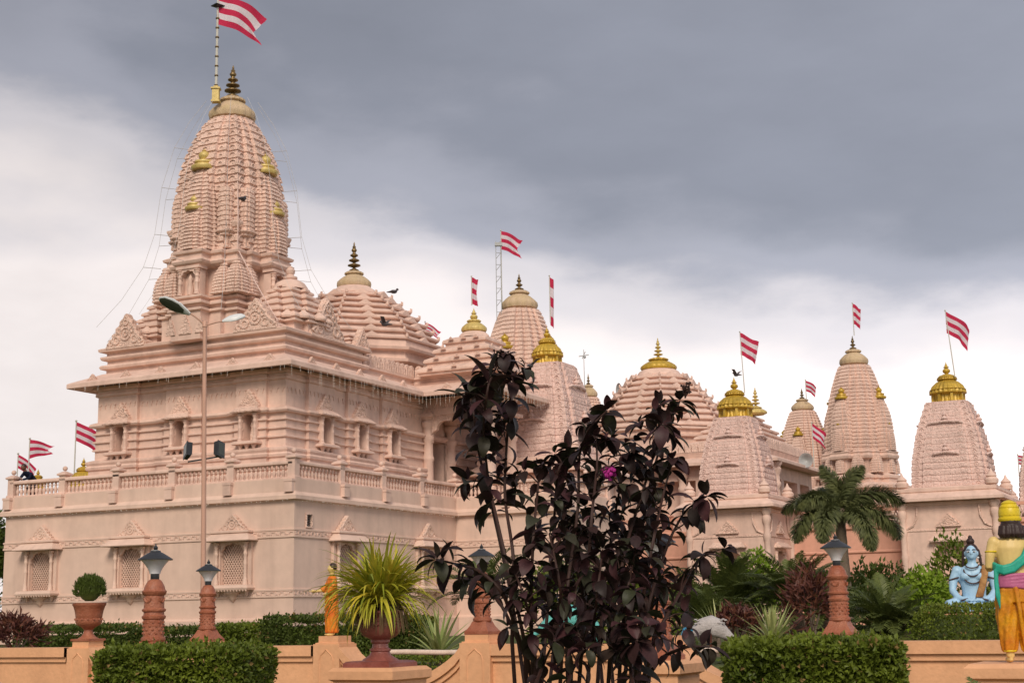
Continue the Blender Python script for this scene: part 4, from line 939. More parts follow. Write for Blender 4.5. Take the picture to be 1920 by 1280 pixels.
def pedestal(label, x, w, top, z0=0.):
    a = front(x); t = thing('pedestal', label, 'pedestal', K(a, BF, 0), -AZ, 'peach front-row pedestals'); h = w / 2; mb = MB()
    mould(mb, rect(-h, h, -h, h), [(.06, 0), (.06, .5), (0, .54), (0, top - .12), (.035, top - .10), (.035, top - .03), (0, top)]); o = mb.build('block', PEACH, t)
    mb = MB(); q = h * .6; mb.tube([(-q, -h, .6), (-q, -h, top - .22), (q, -h, top - .22), (q, -h, .6), (-q, -h, .6)], .008, 4); mb.build('panel', PEACH, o); return K(a, BF, top)
pl1 = pedestal('peach pedestal under the largest lamp, behind the left hedge', 286, .46, 1.27); pu = pedestal('peach pedestal under the maroon urn', 713, .60, 1.185); pl5 = pedestal('peach pedestal behind the dark shrub', 1236, .5, 1.24); ps = pedestal('peach pedestal under the yellow statue', 1914, .62, 1.215)

# urns ----------------------------------------------------------------
t = thing('urn', 'maroon stone urn on the pedestal, holding the strap-leaf plant', 'urn', pu, -AZ)
mb = MB(); mould(mb, rect(-.24, .24, -.24, .24), [(0, 0), (0, .035), (-.02, .05), (-.06, .055)])
mb.lathe([(.17, .05), (.15, .07), (.10, .10), (.085, .13), (.095, .14), (.095, .155), (.075, .165), (.07, .20), (.085, .215), (.085, .235), (.10, .245)], 24); mb.build('foot', URNRED, t, 40)
mb = MB(); mb.lathe([(.10, .245), (.15, .27), (.18, .31), (.19, .36), (.188, .39), (.196, .40), (.196, .42), (.175, .43), (.185, .455), (.205, .47), (.205, .49), (.18, .49), (.16, .44)], 28)
for k in range(16): a = 2 * math.pi * k / 16; mb.M = Matrix.Rotation(a, 4, 'Z'); mb.tube([(.192, -.030, .385), (.198, -.02, .37), (.198, 0, .362), (.198, .02, .37), (.192, .030, .385)], .007, 4); mb.M = None
mb.build('bowl', URNRED, t, 40)
mb = MB(); mb.lathe([(.005, .455), (.17, .46)], 16); mb.build('soil', SOIL, t)
URN_TOP = pu + Vector((0, 0, .45))
t = thing('urn', 'reddish urn on the left wall pillar with a clipped topiary', 'urn', KW(P1), -AZ)
mb = MB(); mb.box(-.17, .17, -.17, .17, 0, .03); mb.lathe([(.15, .03), (.10, .06), (.07, .10), (.06, .15), (.07, .16), (.10, .19), (.16, .22), (.185, .26), (.185, .30), (.175, .31), (.185, .33), (.19, .37), (.20, .42), (.22, .48), (.235, .50), (.235, .53), (.21, .53), (.19, .46)], 24)
for k in range(14): a = 2 * math.pi * k / 14; mb.ball((.187 * math.cos(a), .187 * math.sin(a), .30), .018, 5, 4)
mb.build('bowl', TERRA, t, 40); mb = MB(); mb.lathe([(.22, .525), (.242, .53), (.242, .545), (.2, .55)], 20); mb.build('rim', PALE, t, 40)

# ------------------------------------------------------------------ foliage helpers
def leafquad(mb, p, d, up, L, W, bend=.2):
    d = d.normalized(); s = d.cross(up)
    if s.length < 1e-3: s = d.cross(Vector((1, 0, 0)))
    s.normalize(); n = s.cross(d)
    m = p + d * (L * .5) + n * (L * .06); e_ = p + d * L - n * (L * bend)
    b = len(mb.v); mb.v.extend([tuple(p), tuple(m + s * W * .5 + n * W * .14), tuple(e_), tuple(m - s * W * .5 + n * W * .14), tuple(m)])
    mb.f.extend([(b, b + 4, b + 1), (b + 1, b + 4, b + 2), (b + 2, b + 4, b + 3), (b + 3, b + 4, b)]); mb.m.extend([0] * 4)
def rvec(rn): 
    while True:
        v = Vector((rn.uniform(-1, 1), rn.uniform(-1, 1), rn.uniform(-1, 1)))
        if .05 < v.length < 1: return v.normalized()
def hedge(label, c, size, rot, n, L, mats, seed=1, rounded=.08, cat='hedge', group='clipped hedges', lump=.03, name='hedge', vtop=0.):
    rn = random.Random(seed); t = thing(name, label, cat, c, rot, group); sx, sy, sz = size[0] / 2, size[1] / 2, size[2]
    mb = MB(); k = .05 + L * 1.1; mould(mb, rect(-sx + k, sx - k, -sy + k, sy - k), [(0, 0), (0, sz - k - rounded), (-rounded * .6, sz - k)]); mb.build('core', HEDGED, t)
    mb = MB(); A = [size[0] * sz * 2.2, size[0] * sz * .2, size[1] * sz, size[1] * sz, size[0] * size[1] * 1.3]; tot = sum(A)
    for i in range(n):
        q = rn.uniform(0, tot); f_ = 0
        while q > A[f_]: q -= A[f_]; f_ += 1
        u, v = rn.uniform(-1, 1), rn.random()
        if f_ < 4 and vtop: v = 1 - (1 - vtop) * v ** 1.25
        if f_ == 0: p = Vector((u * sx, -sy, v * sz)); nn = Vector((0, -1, 0))
        elif f_ == 1: p = Vector((u * sx, sy, v * sz)); nn = Vector((0, 1, 0))
        elif f_ == 2: p = Vector((-sx, u * sy, v * sz)); nn = Vector((-1, 0, 0))
        elif f_ == 3: p = Vector((sx, u * sy, v * sz)); nn = Vector((1, 0, 0))
        else: p = Vector((u * sx, (v * 2 - 1) * sy, sz)); nn = Vector((0, 0, 1))
        if rounded:      # pull edges in
            e = Vector((max(0, abs(p.x) - sx + rounded), max(0, abs(p.y) - sy + rounded), max(0, p.z - sz + rounded)))
            if e.length > rounded:
                e2 = e.normalized() * rounded; p -= Vector(((e.x - e2.x) * (1 if p.x > 0 else -1), (e.y - e2.y) * (1 if p.y > 0 else -1), e.z - e2.z))
        g = noise.noise(p * 5 + Vector((seed * 3.1, 0, 0))) * lump + noise.noise(p * 14) * lump * .6
        p += nn * (g - rn.random() ** 2 * L * 1.4 + .2 * L + (rn.uniform(.3, 1.1) * L if rn.random() < .05 else 0))
        d = (nn * rn.uniform(.2, 1.1) + rvec(rn) * .9 + Vector((0, 0, .35)))
        leafquad(mb, p, d, rvec(rn), L * rn.uniform(.7, 1.25), L * .62, rn.uniform(-.1, .4))
        if rn.random() < .035: mb.m[-4:] = [1] * 4
    tag(mb.build('leaves', [mats, DEADLEAF], t), kind='stuff'); return t
def bush(label, c, r, n, L, m, seed=1, cat='bush', group=None, name='bush', stem=True, droop=0., wl_=.45, lumps=.3, shell=.55):
    rn = random.Random(seed); t = thing(name, label, cat, c, 0, group); mb = MB()
    for i in range(n):
        d = rvec(rn); d.z = abs(d.z) if rn.random() < .75 else d.z
        rr = shell + (1 - shell) * rn.random() ** .6; g = 1 + lumps * noise.noise(d * 2.2 + Vector((seed * 7.7, 0, 0))) + lumps * .6 * noise.noise(d * 5)
        p = Vector((d.x * r[0], d.y * r[1], r[2] * .9 + d.z * r[2])) * 1
        p = Vector((d.x * r[0] * rr * g, d.y * r[1] * rr * g, r[2] + d.z * r[2] * rr * g))
        dd = d * .8 + rvec(rn) * .8 + Vector((0, 0, .3 - droop))
        leafquad(mb, p, dd, rvec(rn), L * rn.uniform(.7, 1.3), L * wl_, rn.uniform(0, .5))
    tag(mb.build('crown', m, t), kind='stuff')
    mb = MB()
    for k in range(5):
        a = 2 * math.pi * k / 5 + seed; mb.tube([(0, 0, 0), (r[0] * .2 * math.cos(a), r[1] * .2 * math.sin(a), r[2] * .6), (r[0] * .6 * math.cos(a), r[1] * .6 * math.sin(a), r[2] * 1.3)], [.03, .022, .008], 5)
    mb.build('stems', BARK, t); return t
def gz(p, z=.98): return Vector((p.x, p.y, z))
# near hedges
pA = at(353, 1230, 11.9); hedge('square clipped green hedge in front of the largest lamp, bottom left', Vector((pA.x, pA.y, 0)), (1.12, 1.1, 1.385), -R(4), 15000, .050, HEDGE, 3, .05, vtop=.45)
pB = at(1519, 1222, 11.4); hedge('square clipped green hedge at bottom right, in front of the palm', Vector((pB.x, pB.y, 0)), (1.20, 1.1, 1.36), -R(6), 16000, .056, HEDGE, 5, .05, vtop=.45)
# hedge row below the temple
for i, (x0, x1, Y, top, m, lab) in enumerate(((45, 265, 27.5, 1176, HEDGED, 'low clipped hedge between the left urn and the temple plinth'), (262, 440, 27, 1180, HEDGED, 'low clipped hedge behind the largest lamp and the street light pole'),
        (425, 515, 26.5, 1174, HEDGE, 'short light green hedge just right of the small lamp'), (505, 700, 25.5, 1158, HEDGED, 'dark clipped hedge behind the orange robed statue'), (690, 800, 25, 1160, HEDGED, 'dark clipped hedge behind the maroon urn'))):
    p = at((x0 + x1) / 2, top, Y); w = (x1 - x0) / 2750 * Y * 1.02; hedge(lab, gz(p, .9), (w, 1.0, p.z - .9), -R(14), 5200, .07, m, 20 + i, .08, group='hedges along the temple plinth')
p = at(790, 1232, 20.6); hedge('bright green low hedge seen through the wall dip beside the urn', gz(p, .5), (2.0, .8, p.z - .5), -AZ, 3800, .05, HEDGE, 31, .05, group='hedges along the temple plinth')
p = at(1812, 1136, 18.6); hedge('rounded green hedge in front of the blue seated statue', gz(p, .9), (1.28, .9, p.z - .9), -R(14), 5200, .045, HEDGE, 33, .26, group='hedges behind the garden wall')
# topiary
t = thing('topiary', 'round clipped topiary growing in the reddish left urn', 'topiary', KW(P1) + Vector((0, 0, .5)), 0, None, 1.06); rn = random.Random(4); mb = MB()
for i in range(2600):
    d = rvec(rn); d.z = d.z if d.z > -.35 else -d.z; g = 1 + .10 * noise.noise(d * 4); p = Vector((d.x * .205, d.y * .205, .19 + d.z * .20)) * g * (.8 + .2 * rn.random()); leafquad(mb, p, d * .5 + Vector((0, 0, 1)) + rvec(rn) * .5, rvec(rn), .05, .012, 0)
tag(mb.build('foliage', HEDGED, t), kind='stuff'); mb = MB(); mb.ball((0, 0, .19), .15, 10, 8); mb.build('core', HEDGED, t, 60)

# strap-leaf and agave plants: each blade an object sharing a few meshes -------------
def blade_mesh(L, W, arch, fold=.3, seg=8, tipw=.06, flat0=.6):
    vs_ = []; fs_ = []
    p = Vector((0, 0, 0)); th = arch[0]; n = seg
    for k in range(n + 1):
        u = k / n; w = W * (flat0 + (1 - flat0) * min(1, u * 4)) * (1 - u ** 2.6) * .5 + tipw * W * .0
        ang = arch[0] + (arch[1] - arch[0]) * u ** 1.25
        vs_ += [(p.x, -w, p.z + w * fold), (p.x, 0, p.z), (p.x, w, p.z + w * fold)]
        p = p + Vector((math.cos(ang), 0, math.sin(ang))) * (L / n)
    for k in range(n):
        b = 3 * k; fs_ += [(b, b + 3, b + 4, b + 1), (b + 1, b + 4, b + 5, b + 2)]
    me = bpy.data.meshes.new('blade'); me.from_pydata(vs_, [], fs_); me.update(); me.polygons.foreach_set('use_smooth', [True] * len(fs_)); return me
def rosette(t, name, meshes, n, m, rn, zj=.03, tilt=.25, sc=(.8, 1.15), wide=None):
    for me in meshes:
        if not me.materials: me.materials.append(m)
    for i in range(n):
        o = link(name, rn.choice(meshes), t, (rn.uniform(-zj, zj), rn.uniform(-zj, zj), rn.uniform(0, zj)))
        o.rotation_euler = (rn.uniform(-tilt, tilt), rn.uniform(-tilt, tilt), i * 2.399 + rn.uniform(-.3, .3)); o.scale = (rn.uniform(*sc),) * 3
sp_ = thing('strap_leaf_plant', 'big yellow-green strap-leaved plant spilling over the maroon urn', 'plant', URN_TOP, 0)
rn = random.Random(12)
bm_ = [blade_mesh(L * 1.22, .036, (a0, a1)) for L, a0, a1 in ((.52, 1.5, 1.0), (.54, 1.3, .5), (.58, 1.2, .1), (.60, 1.1, -.1), (.62, 1.1, -.5), (.66, 1.05, -.9), (.66, .9, -1.3), (.62, .7, -1.5), (.56, .5, -1.55), (.62, 1.35, .1))]
rosette(sp_, 'leaf', bm_, 290, BLADE, rn, .07, .25, (.75, 1.15))
mb = MB()
for i in range(330):
    me = bm_[rn.randrange(len(bm_))]; X = Matrix.Translation((rn.uniform(-.07, .07), rn.uniform(-.07, .07), rn.uniform(0, .05))) @ Matrix.Rotation(rn.uniform(0, 6.28), 4, 'Z') @ Matrix.Rotation(rn.uniform(-.25, .25), 4, 'X') @ Matrix.Scale(rn.uniform(.6, .95), 4)
    mb.add([tuple(X @ q.co) for q in me.vertices], [tuple(f.vertices) for f in me.polygons])
tag(mb.build('inner_leaves', BLADE2, sp_, 60), kind='stuff')
mb = MB()
for i in range(160):
    a = rn.uniform(0, 6.28); r_ = rn.uniform(.14, .24); z = rn.uniform(.0, .12); mb.tube([(r_ * .5 * math.cos(a), r_ * .5 * math.sin(a), z + .06), (r_ * math.cos(a), r_ * math.sin(a), z), (r_ * 1.15 * math.cos(a), r_ * 1.15 * math.sin(a), z - .18)], [.006, .006, .002], 3)
tag(mb.build('dry_leaves', BLADEDRY, sp_), kind='stuff')
def agave(label, p, n, L, W, seed, m=AGAVE, group='pale variegated agaves'):
    t = thing('agave', label, 'agave', p, 0, group); rn = random.Random(seed)
    ms = [blade_mesh(L * q, W, (a0, a1), .25, 7, flat0=.5) for q, a0, a1 in ((.85, 1.4, 1.3), (1, 1.15, .95), (1, .9, .62), (.95, .6, .28), (.9, .3, -.05))]
    rosette(t, 'leaf', ms, n, m, rn, .03, .12, (.9, 1.1)); mb = MB(); mb.lathe([(.02, -.4), (.05, -.1), (.05, .05), (.01, .12)], 8); mb.build('stem', BARK, t, 40); return t
agave('pale spiky agave in the wall dip between the urn and the dark shrub', gz(at(822, 1215, 20.4), 1.08), 54, .76, .050, 5)
agave('pale spiky agave right behind the right hedge', gz(at(1450, 1205, 17.8), 1.20), 50, .56, .045, 6)
agave('yellowish spiky agave behind the bird statue', gz(at(1345, 1190, 22), 1.25), 44, .58, .035, 8)
agave('small striped agave on the ground at the bottom, left of the dark shrub', gz(at(862, 1300, 9.2), .95), 26, .20, .035, 9)

# palms -----------------------------------------------------------------
def frond_mesh(L, n, leaf, w, plum=False, arch=(1.1, -.4), seed=1, vee=.5, stemr=.012):
    rn = random.Random(seed); mb = MB(); p = Vector((0, 0, 0)); pts = []; dirs = []
    for k in range(n + 1):
        u = k / n; ang = arch[0] + (arch[1] - arch[0]) * u ** 1.2; pts.append(p.copy()); d = Vector((math.cos(ang), 0, math.sin(ang))); dirs.append(d); p = p + d * (L / n)
    mb.tube(pts[::2] if n % 2 == 0 else pts, [stemr * (1 - .8 * i / max(1, len(pts[::2] if n % 2 == 0 else pts) - 1)) for i in range(len(pts[::2] if n % 2 == 0 else pts))], 5)
    for k in range(int(n * .10), n + 1):
        u = k / n; ll = leaf * (math.sin(math.pi * min(1, .12 + .86 * u)) ** .6) * (1.0 if u < .95 else .8); d = dirs[k]; nn = Vector((-d.z, 0, d.x))
        rots = [(1, vee), (-1, vee)] if not plum else [(math.cos(a), math.sin(a)) for a in [rn.uniform(0, 6.28) for _ in range(13)]]
        for sy, sv in rots:
            ld = (Vector((0, sy, 0)) + nn * sv + d * rn.uniform(.55, .9) + rvec(rn) * .10).normalized() + Vector((0, 0, -.12))
            q = pts[k]; e1 = q + ld * ll * .55; e2 = q + ld * ll + Vector((0, 0, -ll * .22)); s = ld.cross(nn if abs(ld.dot(nn)) < .9 else Vector((0, 1, 0))).normalized() * w
            b = len(mb.v); mb.v.extend([tuple(q - s * .4), tuple(q + s * .4), tuple(e1 + s * .5), tuple(e1 - s * .5), tuple(e2)]); mb.f.extend([(b, b + 1, b + 2, b + 3), (b + 3, b + 2, b + 4)]); mb.m.extend([0, 0])
    me = bpy.data.meshes.new('frond'); me.from_pydata(mb.v, [], mb.f); me.update(); return me
def palm(label, base, h, meshes, specs, m, trunk=(.09, .06), group=None, name='palm_tree', crown='frond', lean=0., cat='palm'):
    t = thing(name, label, cat, base, 0, group)
    for me in meshes:
        if not me.materials: me.materials.append(m)
    mb = MB(); n = 14; pr = []
    for k in range(n + 1): u = k / n; r_ = trunk[0] + (trunk[1] - trunk[0]) * u; pr += [(r_ * 1.06, u * h), (r_, u * h + h / n * .7)]
    mb.rings([[(r_ * math.cos(2 * math.pi * i / 10) + lean * z, r_ * math.sin(2 * math.pi * i / 10), z) for i in range(10)] for r_, z in pr]); mb.build('trunk', BARK, t, 50)
    for i, (az, tl, s, v) in enumerate(specs):
        o = link(crown, meshes[v % len(meshes)], t, (lean * h, 0, h)); o.rotation_euler = Matrix.Rotation(az, 3, 'Z').to_euler(); o.rotation_euler = (Matrix.Rotation(az, 3, 'Z') @ Matrix.Rotation(-tl, 3, 'Y')).to_euler(); o.scale = (s,) * 3
    return t
fx = [frond_mesh(1.65, 72, .36, .026, True, (.75, -1.15), 1), frond_mesh(1.55, 72, .36, .026, True, (.95, -.35), 2), frond_mesh(1.7, 72, .36, .026, True, (.55, -1.4), 3)]
pf = at(1592, 1150, 30)
palm('foxtail palm with bushy plume fronds in front of the far tower', gz(pf), 2.55, fx, [(R(140), .85, .75, 1), (R(175), .15, .82, 0), (R(205), -.15, .86, 2), (R(20), .62, .82, 1), (R(-10), .25, .92, 0), (R(-35), -.1, .92, 2), (R(60), .5, .8, 0), (R(-120), -.15, .9, 2), (R(-65), -.35, .85, 2), (R(110), .4, .8, 0), (R(-150), .2, .8, 0)], PALMG, (.125, .10), lean=-.03)
cyf = [frond_mesh(1.15, 40, .27, .021, False, (1.0, -.25), 4), frond_mesh(1.1, 40, .25, .021, False, (.8, -.7), 5), frond_mesh(1.05, 40, .25, .021, False, (1.3, .5), 6)]
def cycad(label, p, h, s, n, seed, m=CYCAD, group='feathery cycads and small palms', lo=-.35):
    rn = random.Random(seed); return palm(label, p, h, cyf, [(i * 2.399, rn.uniform(lo, .35), s * rn.uniform(.85, 1.1), rn.randrange(3)) for i in range(n)], m, (.11, .10), group, 'cycad', cat='cycad')
cycad('dark feathery cycad left of the pair behind the agave', gz(at(1372, 1150, 26.5), 1.0), .62, 1.12, 56, 1)
cycad('dark feathery cycad right of the pair, next to the palm trunk', gz(at(1492, 1150, 25), 1.0), .60, 1.02, 54, 2)
cycad('low dark fountain-shaped cycad between the lamp post and the blue statue', gz(at(1665, 1190, 22), .95), .25, .92, 60, 3)
cycad('small palm with arching fronds between the agave and the dark shrub', gz(at(905, 1150, 25.5), 1.0), .9, .98, 20, 4)
cycad('small bright palm behind the dark shrub', gz(at(1085, 1100, 27), 1.0), 1.0, .95, 22, 7)
cycad('small palm behind the right side of the dark shrub', gz(at(1290, 1150, 25), 1.0), .55, .8, 24, 8)
for x, y, Y, s, rz, sd, lab in ((1700, 1330, 7.5, .52, R(150), 5, 'palm with only a few leaf tips showing below the right wall'), (1880, 1335, 7.6, .62, R(60), 6, 'palm with leaf tips rising at the bottom right corner'), (1085, 1330, 5.6, .42, R(80), 9, 'small fern-like palm at the foot of the dark shrub')):
    p = at(x, y, Y); cycad(lab, Vector((p.x, p.y, 0)), max(.2, p.z - .42), s * .9, 16, sd, group='low palms at the bottom edge')
# burgundy and green shrubs
bush('burgundy-leaved shrub at the bottom left behind the wall', gz(at(28, 1212, 24), 1.0), (.42, .4, .36), 900, .16, PURPLE, 3, wl_=.25, group='burgundy shrubs')
bush('burgundy cordyline between the bird statue and the agave', gz(at(1385, 1205, 19), 1.12), (.24, .24, .26), 420, .17, PURPLE, 4, wl_=.22, group='burgundy shrubs')
bush('brownish red cordyline left of the right lamp post', gz(at(1520, 1195, 20.5), 1.0), (.30, .3, .55), 620, .20, PURPLE, 5, wl_=.18, group='burgundy shrubs')
bush('dark rounded shrub behind the low cycad', gz(at(1640, 1110, 27), 1.0), (.75, .6, .52), 1800, .11, HEDGED, 6, group='green shrubs behind the palms')
bush('dark leafy shrub between the low cycad and the lime bush', gz(at(1700, 1120, 26), 1.0), (.6, .6, .52), 1600, .11, HEDGED, 7, group='green shrubs behind the palms')
bush('tall lime-green bush left of the blue statue', gz(at(1738, 1125, 24.5), 1.0), (.40, .4, .62), 1100, .12, LIME, 8, group='green shrubs behind the palms', droop=.4)
bush('leafy tree top behind the head of the blue statue', gz(at(1790, 1100, 29), 1.0), (.55, .5, 1.0), 800, .13, HEDGE, 9, group='green shrubs behind the palms', lumps=.6)
bush('lime-green shrub between the two dark cycads', gz(at(1422, 1100, 27.5), 1.0), (.40, .4, .85), 900, .12, LIME, 10, group='green shrubs behind the palms')
bush('yellow-green shrub at the foot of the right lamp post', gz(at(1505, 1205, 18.3), .95), (.32, .3, .17), 700, .07, LIME, 11, group='green shrubs behind the palms')
bush('green shrub behind the middle of the dark shrub', gz(at(1045, 1120, 28), 1.0), (.65, .5, .75), 1500, .12, HEDGE, 12, group='green shrubs behind the palms')
bush('green shrub behind the right part of the dark shrub', gz(at(1190, 1120, 27), 1.0), (.75, .5, .62), 1700, .12, HEDGE, 13, group='green shrubs behind the palms')
bush('lime shrub behind the dark shrub near the compound wall', gz(at(1262, 1120, 29), 1.0), (.45, .5, .55), 900, .12, LIME, 14, group='green shrubs behind the palms')
bush('bushes at the far right below the shrine', gz(at(1905, 1120, 30), 1.0), (.9, .6, .55), 1600, .13, HEDGED, 15, group='green shrubs behind the palms')
for i, (x, y, Y, rr, m, lab) in enumerate(((1455, 1105, 31, (.8, .5, .62), HEDGED, 'dark shrub below the middle shrine'), (1545, 1105, 32, (.7, .5, .66), HEDGE, 'green shrub in front of the salmon wall left of the palm trunk'), (1640, 1100, 32, (.9, .5, .78), HEDGED, 'dark shrub in front of the salmon wall right of the palm trunk'),
        (1715, 1100, 31, (.6, .5, .55), HEDGE, 'green shrub at the foot of the right shrine'), (1330, 1110, 31, (.8, .5, .6), HEDGED, 'dark shrub at the left foot of the middle shrine'))):
    bush(lab, gz(at(x, y, Y), 1.0), rr, 1500, .13, m, 40 + i, group='green shrubs behind the palms', lumps=.5)
cycad('feathery cycad between the pair and the right lamp post', gz(at(1548, 1160, 24), 1.0), .45, .85, 46, 31)
cycad('feathery cycad half hidden behind the bird statue', gz(at(1325, 1150, 23.5), 1.0), .35, .8, 40, 32)
# sliver of a tree left of the temple
p = at(-28, 1075, 62); t = bush('dark leafy tree just left of the temple plinth, cut off by the frame', gz(p, 1.0), (1.0, 1.0, 2.6), 2400, .28, HEDGED, 21, 'tree', name='tree')
mb = MB(); mb.tube([(0, 0, -.2), (.05, 0, 1.5), (0, .1, 3.4)], [.2, .15, .06], 8); mb.build('trunk', BARK, t, 50)

# ------------------------------------------------------------------ street light
ps_ = at(381, 1185, 38.5); t = thing('street_light', 'tall pinkish street light pole with two lamp heads and two floodlights, before the temple', 'street light', (ps_.x, ps_.y, .95), 0)
ztop = at(383, 605, 38.5).z - .95; xt = at(384, 605, 38.5).x - ps_.x; zf = at(381, 860, 38.5).z - .95; xm = xt * zf / ztop
mb = MB(); mb.tube([(0, 0, 0), (xt, 0, ztop)], [.075, .052], 14); mb.lathe([(.13, 0), (.13, .04), (.08, .06), (.08, .5)], 14); mb.build('pole', METAL, t, 50)
mb = MB(); mb.tube([(xt, 0, ztop - .05), (xt - .25, -.05, ztop + .16), (xt - .5, -.1, ztop + .32)], .022, 8); mb.tube([(xt, 0, ztop - .08), (xt + .3, .05, ztop + .02), (xt + .5, .05, ztop + .04)], .022, 8); mb.lathe([(.07, -.12), (.07, .02), (.03, .06)], 12, (xt, 0, ztop)); mb.build('bracket_arm', METAL, t, 50)
def head(nm, pos, L, W, rot, lens=True):
    mb = MB(); rs = []
    for u, w, hh in ((0, .25, .3), (.12, .5, .6), (.35, .92, .95), (.6, 1, 1), (.85, .8, .85), (1, .25, .3)):
        rs.append([(L * u, W * .5 * w * math.cos(a), (W * .30 * hh if math.sin(a) > 0 else W * .06) * math.sin(a)) for a in [2 * math.pi * i / 14 for i in range(14)]])
    mb.rings(rs); h_ = mb.build('lamp_head', WHITEM, t, 50, pos, rot)
    mb = MB(); rs = [[(L * u, W * .5 * w * .86 * math.cos(a), -W * .055 + W * .05 * math.sin(a)) for a in [2 * math.pi * i / 10 for i in range(10)]] for u, w in ((.2, .4), (.4, .92), (.62, 1), (.85, .8), (.96, .3))]
    mb.rings(rs); mb.build('lens', LENS, h_, 50)
head('lamp_head', (xt - .38, -.1, ztop + .22), 0.92, .42, (R(34), R(-27), math.pi + .15)); head('lamp_head', (xt + .46, .05, ztop + .04), .62, .36, (R(30), R(-14), .12))
mb = MB(); mb.tube([(xm - .42, 0, zf - .07), (xm + .42, 0, zf + .06)], .022, 6); mb.build('crossbar', DARKM, t)
for sx, rr in ((-1, (R(-10), R(-24), R(-58))), (1, (R(-10), R(14), R(62)))):
    mb = MB(); mb.box(-.13, .13, -.05, .05, 0, .40); mb.box(-.15, .15, -.065, -.05, -.02, .42)
    for k in range(6): mb.box(-.12 + k * .045, -.10 + k * .045, .05, .09, .05, .40)
    f_ = mb.build('floodlight', DARKM, t, None, (xm + sx * (.40 if sx > 0 else .44), -.02, zf + .05), rr)
    mb = MB(); mb.box(-.11, .11, -.072, -.066, .03, .37); mb.build('glass', LENS, f_)

# ------------------------------------------------------------------ statues and person
def sculpt(name, mb, material, parent, voxel=.012, it=6, loc=None, rot=None):
    o = mb.build(name, material, parent, None, loc, rot)
    md = o.modifiers.new('r', 'REMESH'); md.mode = 'VOXEL'; md.voxel_size = voxel; md.use_smooth_shade = True
    ms = o.modifiers.new('s', 'SMOOTH'); ms.factor = .5; ms.iterations = it
    apply_mods(o)
    if not o.data.materials: o.data.materials.append(material)
    o.data.polygons.foreach_set('use_smooth', [True] * len(o.data.polygons)); return o
def loft(mb, tab, n=16):   # (z, cx, cy, rx, ry)
    return mb.rings([[(cx + rx * math.cos(2 * math.pi * i / n), cy + ry * math.sin(2 * math.pi * i / n), z) for i in range(n)] for z, cx, cy, rx, ry in tab])
def hand(mb, p, d, side, sc=1.):
    """palm with five fingers of unequal length, pointing along d"""
    d = Vector(d).normalized(); s = d.cross(Vector((0, 0, 1)));
    if s.length < .1: s = Vector((1, 0, 0))
    s.normalize(); n = s.cross(d); p = Vector(p); mb.tube([p, p + d * .05 * sc, p + d * .09 * sc], [.028 * sc, .036 * sc, .034 * sc], 8)
    for k, L in enumerate((.062, .075, .07, .055)):
        b = p + d * .085 * sc + s * (k - 1.5) * .018 * sc; mb.tube([b, b + d * L * .5 * sc, b + d * L * sc - n * .014 * sc], [.0095 * sc, .009 * sc, .0075 * sc], 6)
    b = p + d * .03 * sc - s * side * .03 * sc; mb.tube([b, b + (d - s * side) * .035 * sc, b + (d * 1.4 - s * side * .7) * .05 * sc], [.011 * sc, .0105 * sc, .008 * sc], 6)
# yellow standing statue, seen from behind
Y_ = thing('statue', 'painted standing statue seen from behind, yellow cap, teal scarf, orange dhoti, at right edge', 'statue', ps, R(-6), None, .615)
mb = MB(); loft(mb, [(.88, 0, 0, .17, .13), (1.0, 0, 0, .165, .12), (1.10, 0, 0, .16, .11), (1.22, 0, 0, .185, .12), (1.34, 0, -.005, .21, .125), (1.42, 0, 0, .20, .11), (1.47, 0, 0, .12, .085), (1.52, 0, .0, .062, .062), (1.60, 0, .01, .06, .06)])
mb.ball((0, .015, 1.66), .1, 14, 10, (.86, 1.0, 1.18)); mb.ball((0, .115, 1.645), .02, 8, 6, (.8, 1, 1.3))
for s in (-1, 1):
    mb.ball((s * .205, 0, 1.41), .075, 10, 8); mb.tube([(s * .215, 0, 1.41), (s * .265, -.01, 1.25), (s * .285, .0, 1.10)], [.068, .060, .048], 10); mb.tube([(s * .285, 0, 1.10), (s * .20, .15, 1.16), (s * .06, .24, 1.24)], [.05, .045, .03], 10)
    hand(mb, (s * .05, .25, 1.25), (-s * .15, .1, 1), s); mb.ball((s * .088, .015, 1.66), .022, 6, 5, (.5, 1, 1.4))
sculpt('body', mb, SKINY, Y_, .012, 4)
for s in (-1, 1):
    mb = MB(); mb.tube([(s * .11, -.02, .20), (s * .115, -.01, .07)], [.055, .05], 10); mb.ball((s * .115, .05, .035), .06, 10, 6, (.8, 1.9, .6)); sculpt('foot', mb, SKINY, Y_, .012, 3)
mb = MB(); loft(mb, [(.93, 0, 0, .20, .15), (.84, 0, 0, .215, .16), (.70, 0, 0, .205, .15)])
for s in (-1, 1):
    mb.rings([[((s * cx) + r_ * (1 + .13 * math.cos(7 * a + s * (2 + 9 * z))) * math.cos(a), r_ * (1 + .13 * math.cos(7 * a + s * (2 + 9 * z))) * math.sin(a) * .95, z) for a in [2 * math.pi * i / 42 for i in range(42)]] for z, cx, r_ in ((.86, .09, .13), (.70, .10, .135), (.52, .112, .125), (.36, .115, .112), (.22, .115, .10), (.15, .115, .088), (.12, .115, .07))])
mb.tube([(-.03, -.155, .88), (.0, -.165, .6), (.02, -.12, .3)], [.03, .025, .012], 8)
sculpt('dhoti', mb, DHOTI, Y_, .010, 2)
mb = MB()
for k in range(5): z = .88 + k * .032; mb.tube([(.212 * math.cos(a), .158 * math.sin(a), z + .012 * math.sin(a * 2 + k)) for a in [2 * math.pi * i / 20 for i in range(21)]], .024, 8, cap=False)
sculpt('waist_sash', mb, VIOLET, Y_, .010, 2)
